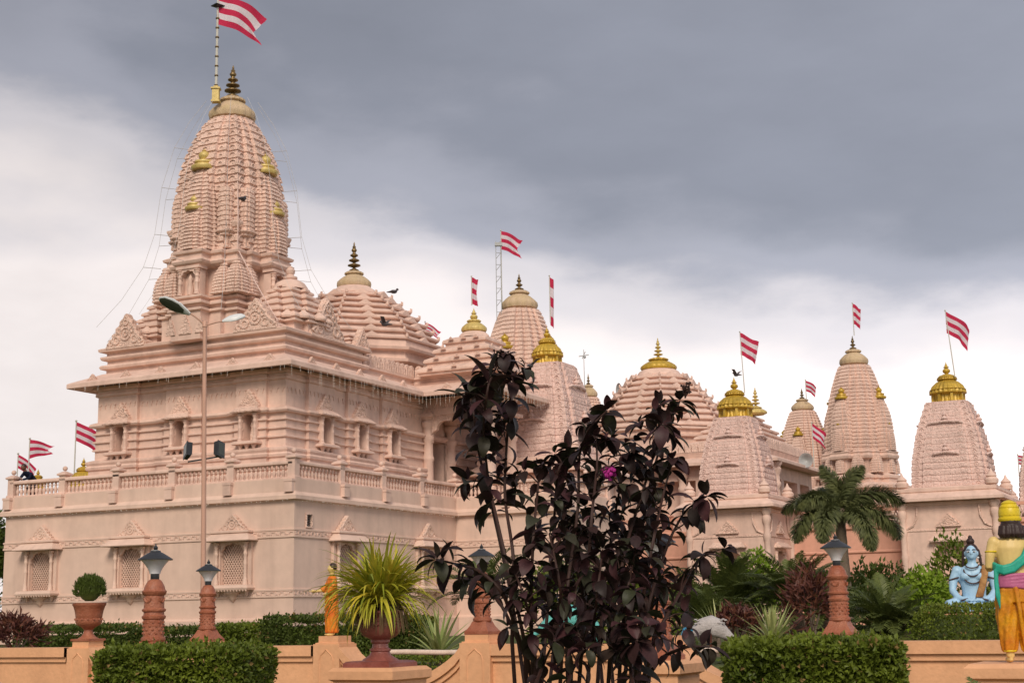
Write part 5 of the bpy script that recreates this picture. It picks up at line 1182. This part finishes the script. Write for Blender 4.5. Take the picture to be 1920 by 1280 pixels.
mb = MB(); pth = [(.21, .07, 1.47), (.20, -.08, 1.46), (.17, -.135, 1.36), (.09, -.15, 1.20), (-.04, -.15, 1.10), (-.15, -.145, 1.075), (-.21, -.10, 1.10), (-.235, -.03, 1.13)]
for dz in (-.03, 0, .03): mb.tube([(x, y, z + dz) for x, y, z in pth], [.028, .03, .032, .034, .034, .032, .028, .024], 8)
for k in range(3): mb.tube([(-.21 - .012 * k, -.10, 1.08), (-.225 - .01 * k, -.11, .95), (-.215 - .014 * k, -.12, .78), (-.21, -.11, .62)], [.02, .018, .018, .008], 7)
sculpt('scarf', mb, TEAL, Y_, .010, 2)
mb = MB(); mb.ball((0, -.035, 1.64), .115, 14, 10, (1, .95, 1.0)); loft(mb, [(1.47, 0, -.075, .13, .05), (1.50, 0, -.075, .150, .075), (1.56, 0, -.06, .148, .085), (1.62, 0, -.04, .125, .09)]); 
for k in range(7): a = math.pi + math.pi * (k + .5) / 7; mb.tube([(.125 * math.cos(a), -.05 + .075 * math.sin(a), 1.60), (.145 * math.cos(a), -.065 + .08 * math.sin(a), 1.50), (.13 * math.cos(a), -.07 + .06 * math.sin(a), 1.455)], [.03, .032, .02], 7)
sculpt('hair', mb, HAIRD, Y_, .010, 2)
mb = MB(); mb.lathe([(.128, 1.655), (.135, 1.665), (.135, 1.69), (.124, 1.70), (.128, 1.75), (.122, 1.80), (.095, 1.85), (.088, 1.86), (.092, 1.872), (.06, 1.895), (.02, 1.91)], 32, (0, -.01, 0), rib=16, amp=.02)
for z in (1.72, 1.77, 1.81): mb.lathe([(.12, z), (.134 - (z - 1.70) * .16, z + .006), (.12, z + .014)], 24, (0, -.01, 0))
mb.build('cap', YGOLD, Y_, 40)
mb = MB()
for s in (-1, 1):
    mb.tube([(s * .245 + .066 * math.cos(a), .066 * math.sin(a), 1.30) for a in [2 * math.pi * i / 14 for i in range(15)]], .012, 6, cap=False)
    mb.tube([(s * .115 + .066 * math.cos(a), -.015 + .066 * math.sin(a), .135) for a in [2 * math.pi * i / 14 for i in range(15)]], .012, 6, cap=False)
mb.build('armlets', YGOLD, Y_, 40)
# blue seated statue
bp = at(1829, 1146, 21.0); B_ = thing('statue', 'pale blue seated statue meditating cross-legged behind the rounded hedge', 'statue', (bp.x, bp.y, bp.z), R(-17), None, .98)
mb = MB(); loft(mb, [(.02, 0, 0, .19, .15), (.12, 0, 0, .19, .14), (.22, 0, 0, .165, .12), (.32, 0, 0, .17, .115), (.44, 0, 0, .20, .125), (.54, 0, 0, .215, .12), (.61, 0, 0, .19, .105), (.655, 0, 0, .10, .08), (.69, 0, -.005, .06, .062), (.76, 0, -.01, .058, .06)])
mb.ball((0, -.015, .83), .1, 16, 12, (.86, .98, 1.22)); mb.tube([(0, -.108, .86), (0, -.126, .825), (0, -.118, .81)], [.012, .018, .014], 7); mb.ball((0, -.09, .765), .035, 8, 6, (1, .8, .7)); mb.tube([(-.03, -.106, .787), (0, -.113, .783), (.03, -.106, .787)], .009, 6)
for s in (-1, 1):
    mb.ball((s * .09, 0, .83), .028, 7, 6, (.5, .9, 1.6)); mb.ball((s * .10, -.11, .50), .07, 10, 7, (1.1, .6, .8))
    mb.ball((s * .215, 0, .58), .078, 10, 8); mb.tube([(s * .22, 0, .58), (s * .275, -.02, .44), (s * .295, -.06, .30)], [.07, .064, .05], 10); mb.tube([(s * .295, -.06, .30), (s * .22, -.20, .20), (s * .10, -.30, .155)], [.052, .046, .032], 10)
    hand(mb, (s * .11, -.30, .155), (-s, -.15, .05), s, 1.0)
    mb.tube([(s * .10, -.02, .09), (s * .26, -.18, .10), (s * .37, -.27, .085)], [.12, .105, .085], 10); mb.tube([(s * .37, -.27, .08), (s * .15, -.38, .065), (-s * .05, -.36, .075)], [.08, .065, .045], 10); mb.ball((-s * .10, -.35, .085), .045, 8, 6, (1.8, .9, .7))
sculpt('body', mb, SKINB, B_, .012, 4)
mb = MB(); loft(mb, [(.0, 0, -.15, .40, .28), (.04, 0, -.15, .43, .30), (.07, 0, -.15, .38, .26)], 28)
for k in range(9): mb.tube([(-.36 + k * .09, -.38, .05), (-.33 + k * .085, -.44, .03), (-.36 + k * .09, -.45, .0)], .03, 6)
sculpt('loincloth', mb, SKINB, B_, .014, 2)
mb = MB(); mb.ball((0, .02, .875), .105, 14, 10, (.98, .95, .95)); mb.ball((0, .0, 1.0), .06, 10, 8, (1, 1, .9)); mb.ball((0, 0, 1.06), .032, 8, 6)
for s in (-1, 1):
    mb.tube([(s * .09, .02, .88), (s * .115, .03, .76), (s * .13, .03, .64)], [.03, .028, .016], 7)
    mb.tube([(s * .03, -.10, .875), (s * .05, -.102, .88), (s * .07, -.09, .87)], .006, 5)
sculpt('hair', mb, HAIRD, B_, .010, 2)
mb = MB()
for s in (-1, 1): mb.ball((s * .038, -.100, .848), .020, 8, 6, (1.3, .6, .65)); mb.ball((s * .09, -.02, .765), .016, 6, 5)
mb.build('eyes_and_earrings', WHITEM, B_, 60)
mb = MB()
for s in (-1, 1): mb.ball((s * .038, -.110, .847), .011, 6, 5); mb.tube([(s * .015, -.108, .875), (s * .04, -.110, .882), (s * .068, -.098, .872)], .006, 5)
for r_, zc, d in ((.09, .62, .05), (.12, .56, .11), (.14, .50, .16)): mb.tube([(r_ * math.cos(a), -.085 - .05 * max(0, -math.sin(a)) - .01, zc + .04 + d * math.sin(a) * .9) for a in [math.pi + math.pi * i / 14 for i in range(15)]], .010, 6)
for s in (-1, 1):
    for P_, rr in (((s * .262, -.015, .47), .07), ((s * .14, -.27, .17), .045)): mb.tube([(P_[0] + rr * math.cos(a), P_[1] + rr * math.sin(a), P_[2] + .3 * rr * math.cos(a) * s * -1) for a in [2 * math.pi * i / 14 for i in range(15)]], .012, 6, cap=False)
tag(mb.build('bead_strings', BEAD, B_, 50), kind='stuff')
mb = MB()
for k in range(3): mb.tube([(.14 + k * .035, .08, .62), (.15 + k * .03, -.07, .64), (.13 + k * .03, -.13, .52), (.09 + k * .03, -.14, .36), (.03 + k * .035, -.16, .20)], .022, 7)
sculpt('shoulder_wrap', mb, TIGER, B_, .010, 2)
mb = MB(); mb.box(-.42, .42, -.42, .25, -.75, 0); mb.build('plinth', PEACH, B_)
# orange robed statue on the wall pillar
O_ = thing('statue', 'orange robed standing statue holding out one arm, on the wall pillar beside the urn', 'statue', KW(P3) + UU * .05, R(-70), None, .52)
mb = MB()
mb.rings([[(cx + rx * (1 + .07 * math.cos(9 * a + z * 9)) * math.cos(a), cy + ry * (1 + .07 * math.cos(9 * a + z * 9)) * math.sin(a), z) for a in [2 * math.pi * i / 54 for i in range(54)]] for z, cx, cy, rx, ry in ((.07, 0, 0, .16, .15), (.10, 0, 0, .185, .165), (.35, 0, 0, .19, .165), (.6, 0, 0, .20, .165), (.9, 0, 0, .20, .155), (1.05, 0, 0, .18, .135), (1.25, 0, 0, .215, .13), (1.40, 0, 0, .20, .11), (1.47, 0, 0, .10, .08))])
mb.tube([(-.20, 0, 1.40), (-.26, -.05, 1.22), (-.28, -.20, 1.12)], [.08, .08, .085], 9); mb.tube([(.20, 0, 1.40), (.26, -.02, 1.2), (.20, -.15, 1.06)], [.08, .08, .07], 9)
for k in range(5): mb.tube([(-.18 + .02 * k, -.12, 1.30 - k * .16), (0, -.18, 1.16 - k * .17), (.17, -.13, 1.30 - k * .14)], .020, 6)
sculpt('robe', mb, ORANGE, O_, .012, 2)
mb = MB(); mb.tube([(0, 0, 1.40), (0, 0, 1.56)], .06, 8); mb.ball((0, -.01, 1.65), .1, 14, 10, (.86, 1, 1.2)); mb.tube([(0, -.10, 1.67), (0, -.122, 1.64)], [.012, .016], 6)

for s in (-1, 1): mb.ball((s * .085, -.01, 1.65), .025, 6, 5, (.5, 1, 1.4))
sculpt('head', mb, SKINY, O_, .012, 3)
mb = MB(); mb.tube([(-.28, -.10, 1.13), (-.28, -.36, 1.10)], [.045, .032], 8); hand(mb, (-.28, -.36, 1.10), (0, -1, .05), 1, 1.1); sculpt('forearm', mb, SKINY, O_, .010, 2)
mb = MB(); mb.tube([(.23, -.10, 1.09), (.12, -.2, 1.02)], [.04, .03], 8); hand(mb, (.13, -.19, 1.02), (-1, -.2, -.1), -1); sculpt('forearm', mb, SKINY, O_, .010, 2)
for s in (-1, 1):
    mb = MB(); mb.tube([(s * .09, .02, .14), (s * .09, .01, .05)], .05, 8); mb.ball((s * .09, -.06, .035), .06, 9, 6, (.8, 1.9, .6)); sculpt('foot', mb, SKINY, O_, .012, 3)
mb = MB(); mb.ball((0, .02, 1.69), .108, 12, 9, (.95, .98, 1.05)); sculpt('hair', mb, HAIRD, O_, .012, 2)
# person leaning on the balcony
H_ = thing('person', 'person in dark clothes leaning over the balcony rail at far left', 'person', K(11.45, .55, 5.91), -AZ)
mb = MB(); loft(mb, [(.50, 0, .12, .16, .12), (.62, 0, .06, .17, .12), (.74, -.03, -.05, .19, .12), (.84, -.06, -.14, .20, .11), (.90, -.08, -.2, .12, .09)])
for s in (-1, 1):
    mb.tube([(s * .09, .14, .52), (s * .10, -.06, .30), (s * .10, .16, .06)], [.095, .08, .055], 9); mb.ball((s * .10, .10, .04), .05, 8, 6, (.9, 2, .7)); mb.tube([(s * .18 - .06, -.14, .84), (s * .22 - .06, -.26, .66), (s * .10 - .08, -.42, .60)], [.06, .05, .04], 8)
sculpt('clothes', mb, DKCLOTH, H_, .014, 3)
mb = MB(); mb.tube([(-.08, -.2, .88), (-.10, -.26, .98)], [.055, .05], 8); mb.ball((-.11, -.29, 1.04), .095, 12, 9, (.86, 1, 1.15)); mb.tube([(-.11, -.385, 1.05), (-.11, -.40, 1.03)], [.012, .015], 6); mb.ball((-.11 - .08, -.28, 1.04), .02, 6, 5); mb.ball((-.11 + .08, -.28, 1.04), .02, 6, 5)
sculpt('head', mb, SKINP, H_, .010, 3)
for s in (-1, 1): mb = MB(); hand(mb, (s * .10 - .08, -.42, .60), (-s * .6, -.5, 0), s, .9); sculpt('hand', mb, SKINP, H_, .008, 1)
mb = MB(); mb.ball((-.11, -.27, 1.07), .102, 12, 9, (.92, 1, 1)); sculpt('hair', mb, HAIRD, H_, .012, 2)
# bird statues
def bird(label, p, sc, rot, cols, seed=0):
    t = thing('bird_statue', label, 'statue', p, rot, 'painted bird statues in the garden', sc)
    mb = MB(); rs = []
    for u, cx, cz, r_ in ((0, -.36, .36, .02), (.1, -.30, .42, .09), (.3, -.12, .52, .17), (.5, .06, .55, .19), (.7, .22, .50, .16), (.9, .36, .40, .10), (1, .52, .28, .04), (1.1, .66, .18, .01)):
        rs.append([(cx + .25 * r_ * math.sin(a), r_ * .72 * math.cos(a), cz + r_ * math.sin(a)) for a in [2 * math.pi * i / 14 for i in range(14)]])
    mb.rings(rs); sculpt('body', mb, cols[0], t, .018, 3)
    mb = MB(); mb.tube([(-.24, 0, .50), (-.36, 0, .46), (-.42, 0, .32), (-.44, 0, .18), (-.46, 0, .08)], [.10, .075, .055, .045, .03], 10); mb.ball((-.47, 0, .06), .05, 9, 7); sculpt('neck', mb, cols[1], t, .014, 3)
    mb = MB(); mb.tube([(-.49, 0, .05), (-.56, 0, .0)], [.02, .004], 6); mb.build('beak', DARKM, t)
    for s in (-1, 1):
        mb = MB(); mb.tube([(.05, s * .07, .42), (.07, s * .07, .2), (.03, s * .07, 0)], [.045, .022, .018], 7)
        for k in (-1, 0, 1): mb.tube([(.03, s * .07, .01), (-.05, s * .07 + k * .04, 0)], [.014, .006], 5)
        mb.build('leg', PURPLE, t)
    mb = MB()
    for i in range(7):
        for j in range(5):
            x = -.18 + i * .08 + (j % 2) * .04; a = R(35 + j * 27.5)
            mb.ball((x, -.125 * math.cos(a), .50 + .16 * math.sin(a)), .028, 7, 5, (1.2, .8, .5))
    tag(mb.build('feathers', cols[0], t, 60), kind='stuff'); return t
bird('grey and blue bird statue bending to the ground beside the right hedge', gz(at(1326, 1222, 18.4), 1.07), .70, R(-6), (BIRDG, BIRDB))
bird('turquoise bird statue mostly hidden behind the dark shrub', gz(at(1068, 1170, 21.5), 1.1), .95, R(170), (BIRDT, BIRDT), 1)

# ------------------------------------------------------------------ small things: netting wires, string lights, pigeons, horn speakers
net = thing('bird_netting', 'thin wires of bird netting strung round the main tower', 'netting', K0, -AZ)
mb = MB(); ring_pts = []
for k in range(10):
    a = 2 * math.pi * k / 10 + .3; c, s_ = math.cos(a), math.sin(a)
    tab = [(19.9, .95), (19.0, 1.55), (18.0, 2.05), (16.5, 2.45), (14.8, 2.65), (13.6, 3.0), (12.4, 3.7), (11.4, 4.5)]
    mb.tube([(TX + r_ * c, TY + r_ * s_, z) for z, r_ in tab], .006, 4)
    for z, r_ in tab[2:6]: mb.tube([(TX + (r_ - .6) * c, TY + (r_ - .6) * s_, z), (TX + r_ * c, TY + r_ * s_, z)], .009, 4)
mb.build('wire', WIRE, net)
mb = MB(); cx, cy = TX + 1.32, TY - 1.32; mb.tube([(TX + .35, TY - .35, 19.7), (TX + 1.15, TY - 1.15, 17.6), (TX + 1.52, TY - 1.52, 15.2), (TX + 1.56, TY - 1.56, 14.0), (TX + 2.5, TY - 1.7, 12.6), (TX + 3.3, TY - 1.6, 11.3)], .022, 6); mb.build('drain_rope', SHRINE, net)
sln = thing('string_lights', 'white string lights hanging in drips from the temple eaves', 'string lights', K0, -AZ)
mb = MB(); rn = random.Random(5)
for p, q, n in (((-10.0, .68), (-.7, .68), 26), ((-.68, .7), (-.68, 8.9), 34), ((-.6, 8.98), (2.3, 8.98), 22), ((2.38, 9.0), (2.38, 13.0), 26)):
    p = Vector(p); q = Vector(q)
    for k in range(n):
        c = p.lerp(q, (k + rn.random()) / n); L = rn.uniform(.05, .2) if p.x < -5 else rn.uniform(.12, .6) ** 1.3
        mb.tube([(c.x, c.y, 9.62), (c.x + rn.uniform(-.02, .02), c.y, 9.62 - L)], .0035, 3)
        for j in range(int(L / .09)): mb.ball((c.x, c.y, 9.58 - j * .09), .011, 4, 3)
tag(mb.build('bulb_drips', STRING, sln), kind='stuff')
mb = MB()
for p, q, n in (((-11.8, -.17), (-.1, -.17), 60), ((.17, .1), (.17, 10.0), 50)):
    p = Vector(p); q = Vector(q)
    for k in range(n):
        c = p.lerp(q, (k + rn.random()) / n); mb.ball((c.x, c.y, 5.24 - rn.random() * .05), .016, 4, 3)
tag(mb.build('bulb_row', STRING, sln), kind='stuff')
def pigeon(label, p, rot, fly=False):
    t = thing('pigeon', label, 'bird', p, rot, 'dark pigeons on the temples'); mb = MB(); mb.ball((0, 0, .09), .10, 9, 7, (1.5, .8, .8)); mb.ball((.15, 0, .19), .055, 8, 6); mb.tube([(.10, 0, .12), (.14, 0, .18)], .045, 7); mb.tube([(-.12, 0, .08), (-.30, 0, .05)], [.05, .02], 6); mb.tube([(.19, 0, .19), (.235, 0, .18)], [.012, .004], 5); sculpt('body', mb, CROW, t, .02, 2)
    for s in (-1, 1):
        mb = MB()
        if fly: mb.add([(.08, s * .06, .12), (-.08, s * .06, .12), (-.10, s * .30, .30), (.05, s * .26, .26), (-.02, s * .46, .30)], [(0, 1, 2, 3), (3, 2, 4)])
        else: mb.tube([(.08, s * .07, .11), (-.08, s * .08, .10), (-.22, s * .03, .07)], [.03, .045, .008], 6)
        mb.build('wing', CROW, t)
pigeon('pigeon flying in front of the hall dome', at(722, 612, 52), R(160), True)
pigeon('pigeon perched on the right ridge of the hall dome', at(738, 551, 56.5), R(20)); pigeon('pigeon clinging to the main tower', at(455, 378, 46.8), R(70)); pigeon('pigeon flying above the second shrine cap', at(1381, 706, 67), R(140), True)
pigeon('pigeon on the porch roof corner beside the dark shrub', at(995, 690, 51.5), R(60), True)
for x, y, Y, rz, lab in ((1176, 731, 81, R(200), 'grey horn loudspeaker on the left shoulder of the far hall dome'), (1241, 725, 79, R(250), 'grey horn loudspeaker facing out on the far hall dome'), (1514, 864, 77, R(250), 'grey horn loudspeaker on the end porch eave')):
    p = at(x, y, Y); t = thing('loudspeaker', lab, 'loudspeaker', p, rz, 'horn loudspeakers on the far hall'); mb = MB(); mb.M = Matrix.Rotation(R(90), 4, 'Y')
    mb.lathe([(.08, -.1), (.10, .0), (.10, .12), (.14, .25), (.24, .42), (.36, .52), (.38, .53), (.34, .50), (.20, .38), (.06, .22)], 18); mb.M = None; mb.build('horn', GREYM, t, 50); mb = MB(); mb.tube([(0, 0, -.4), (0, 0, 0)], .03, 6); mb.build('bracket', DARKM, t)
# lightning masts
for x, yt, yb, Y, cross, lab in ((1097, 655, 760, 93, True, 'thin steel mast with cross arms right of the tallest shrine'), (936, 452, 585, 83.5, False, 'thin steel lattice mast left of the second tower')):
    p = at(x, yb, Y); q = at(x, yt, Y); h = q.z - p.z; t = thing('mast', lab, 'mast', p, 0, 'thin steel masts'); mb = MB()
    if cross: mb.tube([(0, 0, -1.5), (0, 0, h)], [.04, .02], 6); mb.tube([(-.32, 0, h - .45), (.32, 0, h - .35)], .03, 5); mb.tube([(-.1, 0, h - .6), (.1, 0, h - .15)], .03, 5); mb.ball((.06, 0, h - .5), .09, 6, 5)
    else:
        for s in (-1, 1): mb.tube([(s * .14, 0, -1), (s * .14, 0, h)], .022, 5)
        for k in range(12): z = h * k / 12; mb.tube([(-.14, 0, z), (.14, 0, z + (h / 12 if k % 2 else 0))], .016, 4)
        mb.box(-.2, .24, -.1, .1, h - .3, h - .1)
    mb.build('frame', GREYM, t)

# ------------------------------------------------------------------ the dark shrub in the foreground
DY0 = 4.6
SH = at(1075, 1290, DY0); sh = thing('shrub', 'tall black-purple leaved shrub in the centre foreground, covering part of the temples', 'shrub', (SH.x, SH.y, 0), 0)
rn = random.Random(21)
def dl_mesh(curl, wid, fold, seg=7, twist=0.):
    vs_ = []; fs_ = []; p = Vector((0, 0, 0)); 
    for k in range(seg + 1):
        u = k / seg; w = wid * (math.sin(math.pi * u ** .80) ** .82) * .5 if 0 < u < 1 else .004; a = .25 - curl * u ** 1.3; wv = .03 * math.sin(u * 9)
        for sx in (-1, -.5, 0, .5, 1): vs_.append((p.x, sx * w, p.z + abs(sx) * w * fold + (wv * w if abs(sx) == 1 else 0) + twist * sx * w * u))
        p = p + Vector((math.cos(a), 0, math.sin(a))) / seg
    for k in range(seg):
        for j in range(4): b = 5 * k + j; fs_.append((b, b + 5, b + 6, b + 1))
    me = bpy.data.meshes.new('leaf'); me.from_pydata(vs_, [], fs_); me.update(); me.materials.append(DARKLEAF); me.polygons.foreach_set('use_smooth', [True] * len(fs_)); return me
DL = [dl_mesh(.9, .46, .25), dl_mesh(1.5, .52, .18, twist=.15), dl_mesh(.5, .42, .35), dl_mesh(1.9, .48, .3, twist=-.2), dl_mesh(1.1, .58, .12, twist=.1)]
LEAVES = []
def put_leaf(p, d, L, roll=0.):
    d = d.normalized(); y = Vector((0, 0, 1)).cross(d)
    if y.length < .05: y = Vector((1, 0, 0))
    y.normalize(); z = d.cross(y); M_ = Matrix((d, y, z)).transposed() @ Matrix.Rotation(roll, 3, 'X')
    LEAVES.append((p, M_, L, rn.randrange(len(DL))))
def whorl(p, ax, n, L, droop, a0=None):
    a0 = rn.uniform(0, 6.28) if a0 is None else a0; ax = ax.normalized(); s = ax.cross(Vector((0, 1, 0.1))).normalized(); t_ = ax.cross(s)
    for k in range(n):
        a = a0 + 2 * math.pi * k / n + rn.uniform(-.35, .35); o = s * math.cos(a) + t_ * math.sin(a)
        d = o * rn.uniform(.8, 1.1) + ax * rn.uniform(-.1, .55) + Vector((0, 0, -droop * rn.uniform(.3, 1.2)))
        put_leaf(p + o * .004, d, L * rn.uniform(.7, 1.2), rn.uniform(-.5, .5))
stems = [  # pixel polyline, depth, first leafy fraction, step px, leaf px, tip leaves
    ([(1000, 1290), (975, 1160), (940, 1010), (915, 900), (905, 800), (915, 720), (930, 690)], 4.5, .50, 26, 62, 7),
    ([(985, 1290), (960, 1120), (925, 960), (893, 830), (888, 770), (880, 745)], 4.7, .55, 27, 62, 6),
    ([(960, 1200), (965, 1050), (945, 930), (950, 830), (958, 740), (962, 715)], 4.55, .62, 30, 58, 6),
    ([(1000, 1290), (995, 1120), (1000, 1000), (1010, 900), (1015, 870)], 4.4, .38, 30, 52, 6),
    ([(1015, 1290), (1030, 1100), (1040, 960), (1045, 880), (1068, 845)], 4.8, .34, 30, 52, 6),
    ([(1065, 1290), (1060, 1120), (1085, 950), (1085, 850), (1105, 800), (1138, 770)], 4.6, .42, 30, 46, 7),
    ([(1085, 1290), (1100, 1100), (1110, 960), (1120, 870), (1118, 820)], 4.4, .32, 26, 50, 7),
    ([(1120, 1290), (1130, 1120), (1150, 980), (1165, 900), (1180, 850)], 4.7, .30, 25, 52, 7),
    ([(1140, 1290), (1150, 1130), (1180, 1000), (1215, 890), (1235, 820), (1243, 795)], 4.5, .34, 26, 50, 6),
    ([(1170, 1290), (1185, 1120), (1205, 980), (1222, 890), (1245, 815), (1275, 752)], 4.75, .44, 32, 50, 7),
    ([(1190, 1290), (1200, 1150), (1225, 1010), (1245, 920), (1262, 860)], 4.4, .34, 25, 54, 7),
    ([(1195, 1290), (1215, 1130), (1255, 1010), (1285, 955), (1325, 930)], 4.6, .40, 28, 46, 7),
    ([(1200, 1290), (1235, 1180), (1275, 1110), (1300, 1060), (1318, 1040)], 4.5, .40, 27, 48, 7),
    ([(1200, 1290), (1240, 1230), (1290, 1210), (1330, 1212)], 4.3, .30, 27, 48, 6),
    ([(985, 1230), (945, 1110), (900, 1068), (860, 1058), (818, 1048)], 4.45, .42, 30, 56, 6),
    ([(985, 1230), (940, 1130), (905, 1100), (880, 1085)], 4.6, .5, 30, 52, 5),
    ([(1010, 1290), (1000, 1200), (985, 1120), (960, 1060)], 4.3, .3, 25, 52, 6),
    ([(1050, 1290), (1055, 1190), (1050, 1090), (1030, 1000)], 4.3, .28, 25, 52, 6),
    ([(1100, 1290), (1110, 1200), (1120, 1110), (1130, 1030)], 4.3, .26, 24, 52, 6),
    ([(1160, 1290), (1165, 1200), (1175, 1110), (1190, 1040)], 4.3, .26, 24, 52, 6),
    ([(1130, 1290), (1125, 1230), (1100, 1150), (1080, 1060), (1070, 980)], 4.85, .25, 24, 50, 6),
    ([(1180, 1290), (1195, 1220), (1215, 1150), (1240, 1080)], 4.85, .25, 24, 50, 6),
    ([(1030, 1290), (1045, 1150), (1065, 1040), (1060, 930)], 4.9, .3, 24, 46, 6), ([(1150, 1290), (1140, 1170), (1150, 1060), (1142, 960)], 4.9, .3, 24, 46, 6), ([(1215, 1290), (1230, 1150), (1240, 1050), (1225, 960)], 4.9, .3, 24, 46, 6),
    ([(1000, 1295), (1020, 1240), (1040, 1200)], 4.15, .3, 24, 58, 6), ([(1060, 1295), (1075, 1250), (1100, 1215)], 4.15, .3, 24, 56, 6), ([(1190, 1295), (1180, 1250), (1195, 1200)], 4.15, .3, 24, 56, 6),
]
mbs_ = MB()
for pts, Y, f0, step, lp, tipn in stems:
    W3 = [at(x, y, Y + .12 * math.sin(i * 1.7 + Y * 9)) for i, (x, y) in enumerate(pts)]
    fine_ = []
    for i in range(len(W3) - 1):
        for k in range(5): fine_.append(W3[i].lerp(W3[i + 1], k / 5))
    fine_.append(W3[-1])
    for _ in range(2): fine_ = [fine_[0]] + [(fine_[i - 1] + fine_[i] * 2 + fine_[i + 1]) / 4 for i in range(1, len(fine_) - 1)] + [fine_[-1]]
    base = Vector((SH.x + (fine_[0].x - SH.x) * .6, fine_[0].y, 0)); path = [base] + fine_
    rel = [p - Vector((SH.x, SH.y, 0)) for p in path]
    mb = MB(); mb.tube(rel, [.0062 * (1 - .75 * i / len(rel)) + .0010 for i in range(len(rel))], 6); mb.build('stem', DARKSTEM, sh, 60)
    tot = sum((fine_[i + 1] - fine_[i]).length for i in range(len(fine_) - 1)); px = Y / F_PX; acc = 0; nxt = tot * f0; k_ = 0
    for i in range(len(fine_) - 1):
        seg = fine_[i + 1] - fine_[i]; L = seg.length
        while nxt < acc + L:
            p = fine_[i] + seg * ((nxt - acc) / L) - Vector((SH.x, SH.y, 0)); whorl(p, seg, 2 if rn.random() < .45 else 3, lp * .96 * px * rn.uniform(.55, 1.15), rn.uniform(.0, 1.5), k_ * 1.3); k_ += 1
            if rn.random() < .34:
                sd_ = (Vector((rn.uniform(-1, 1), rn.uniform(-.6, .6), rn.uniform(.1, .8)))).normalized(); e_ = p + sd_ * px * rn.uniform(28, 58); mbs_.tube([p, p.lerp(e_, .5) + Vector((0, 0, .006)), e_], [.0028, .0022, .0014], 5); whorl(e_, sd_, rn.choice((4, 5)), lp * .80 * px, rn.uniform(.3, 1.2)); whorl(e_, sd_, 2, lp * .5 * px, -.2)
            nxt += step * px * rn.uniform(.75, 1.25)
        acc += L
    p = fine_[-1] - Vector((SH.x, SH.y, 0)); ax = (fine_[-1] - fine_[-3])
    whorl(p, ax, tipn - 1, lp * .92 * px, .9); whorl(p, ax, 3, lp * px * .7, -.2)
tag(mbs_.build('side_shoots', DARKSTEM, sh, 60), kind='stuff')
LEAVES.sort(key=lambda q: -q[2])
for p, M_, L, v in LEAVES[:300]:
    o = link('leaf', DL[v], sh); o.matrix_basis = Matrix.Translation(p) @ M_.to_4x4() @ Matrix.Scale(L, 4)
mbr = [MB() for _ in range(1)][0]
for p, M_, L, v in LEAVES[300:]:
    X = Matrix.Translation(p) @ M_.to_4x4() @ Matrix.Scale(L, 4); mbr.add([tuple(X @ q.co) for q in DL[v].vertices], [tuple(f.vertices) for f in DL[v].polygons])
if mbr.v: tag(mbr.build('small_leaves', DARKLEAF, sh, 180), kind='stuff')
# flower sprigs
def sprig(px_, py_, Y, n, L, m, nm):
    c = at(px_, py_, Y) - Vector((SH.x, SH.y, 0)); mb = MB()
    for k in range(n):
        d = (Vector((rn.uniform(-.5, .5), rn.uniform(-.4, .4), 1)) if nm == 'seed_sprig' else rvec(rn)); e_ = c + d.normalized() * L * rn.uniform(.4, 1); mb.tube([c, c.lerp(e_, .6) + rvec(rn) * L * .06, e_], [.0022, .002, .0012], 4); mb.ball(e_, .0045 if nm == 'seed_sprig' else .007, 5, 4)
        if nm == 'seed_sprig':
            for q in range(3): w = c.lerp(e_, .4 + .2 * q); mb.tube([w, w + rvec(rn) * .012], [.0018, .003], 4)
    mb.build(nm, m, sh)
sprig(930, 690, 4.5, 9, .075, DARKSTEM, 'seed_sprig'); sprig(1285, 745, 4.75, 9, .055, DARKSTEM, 'seed_sprig'); sprig(1143, 885, 4.5, 34, .025, MAGENTA, 'flower_head')
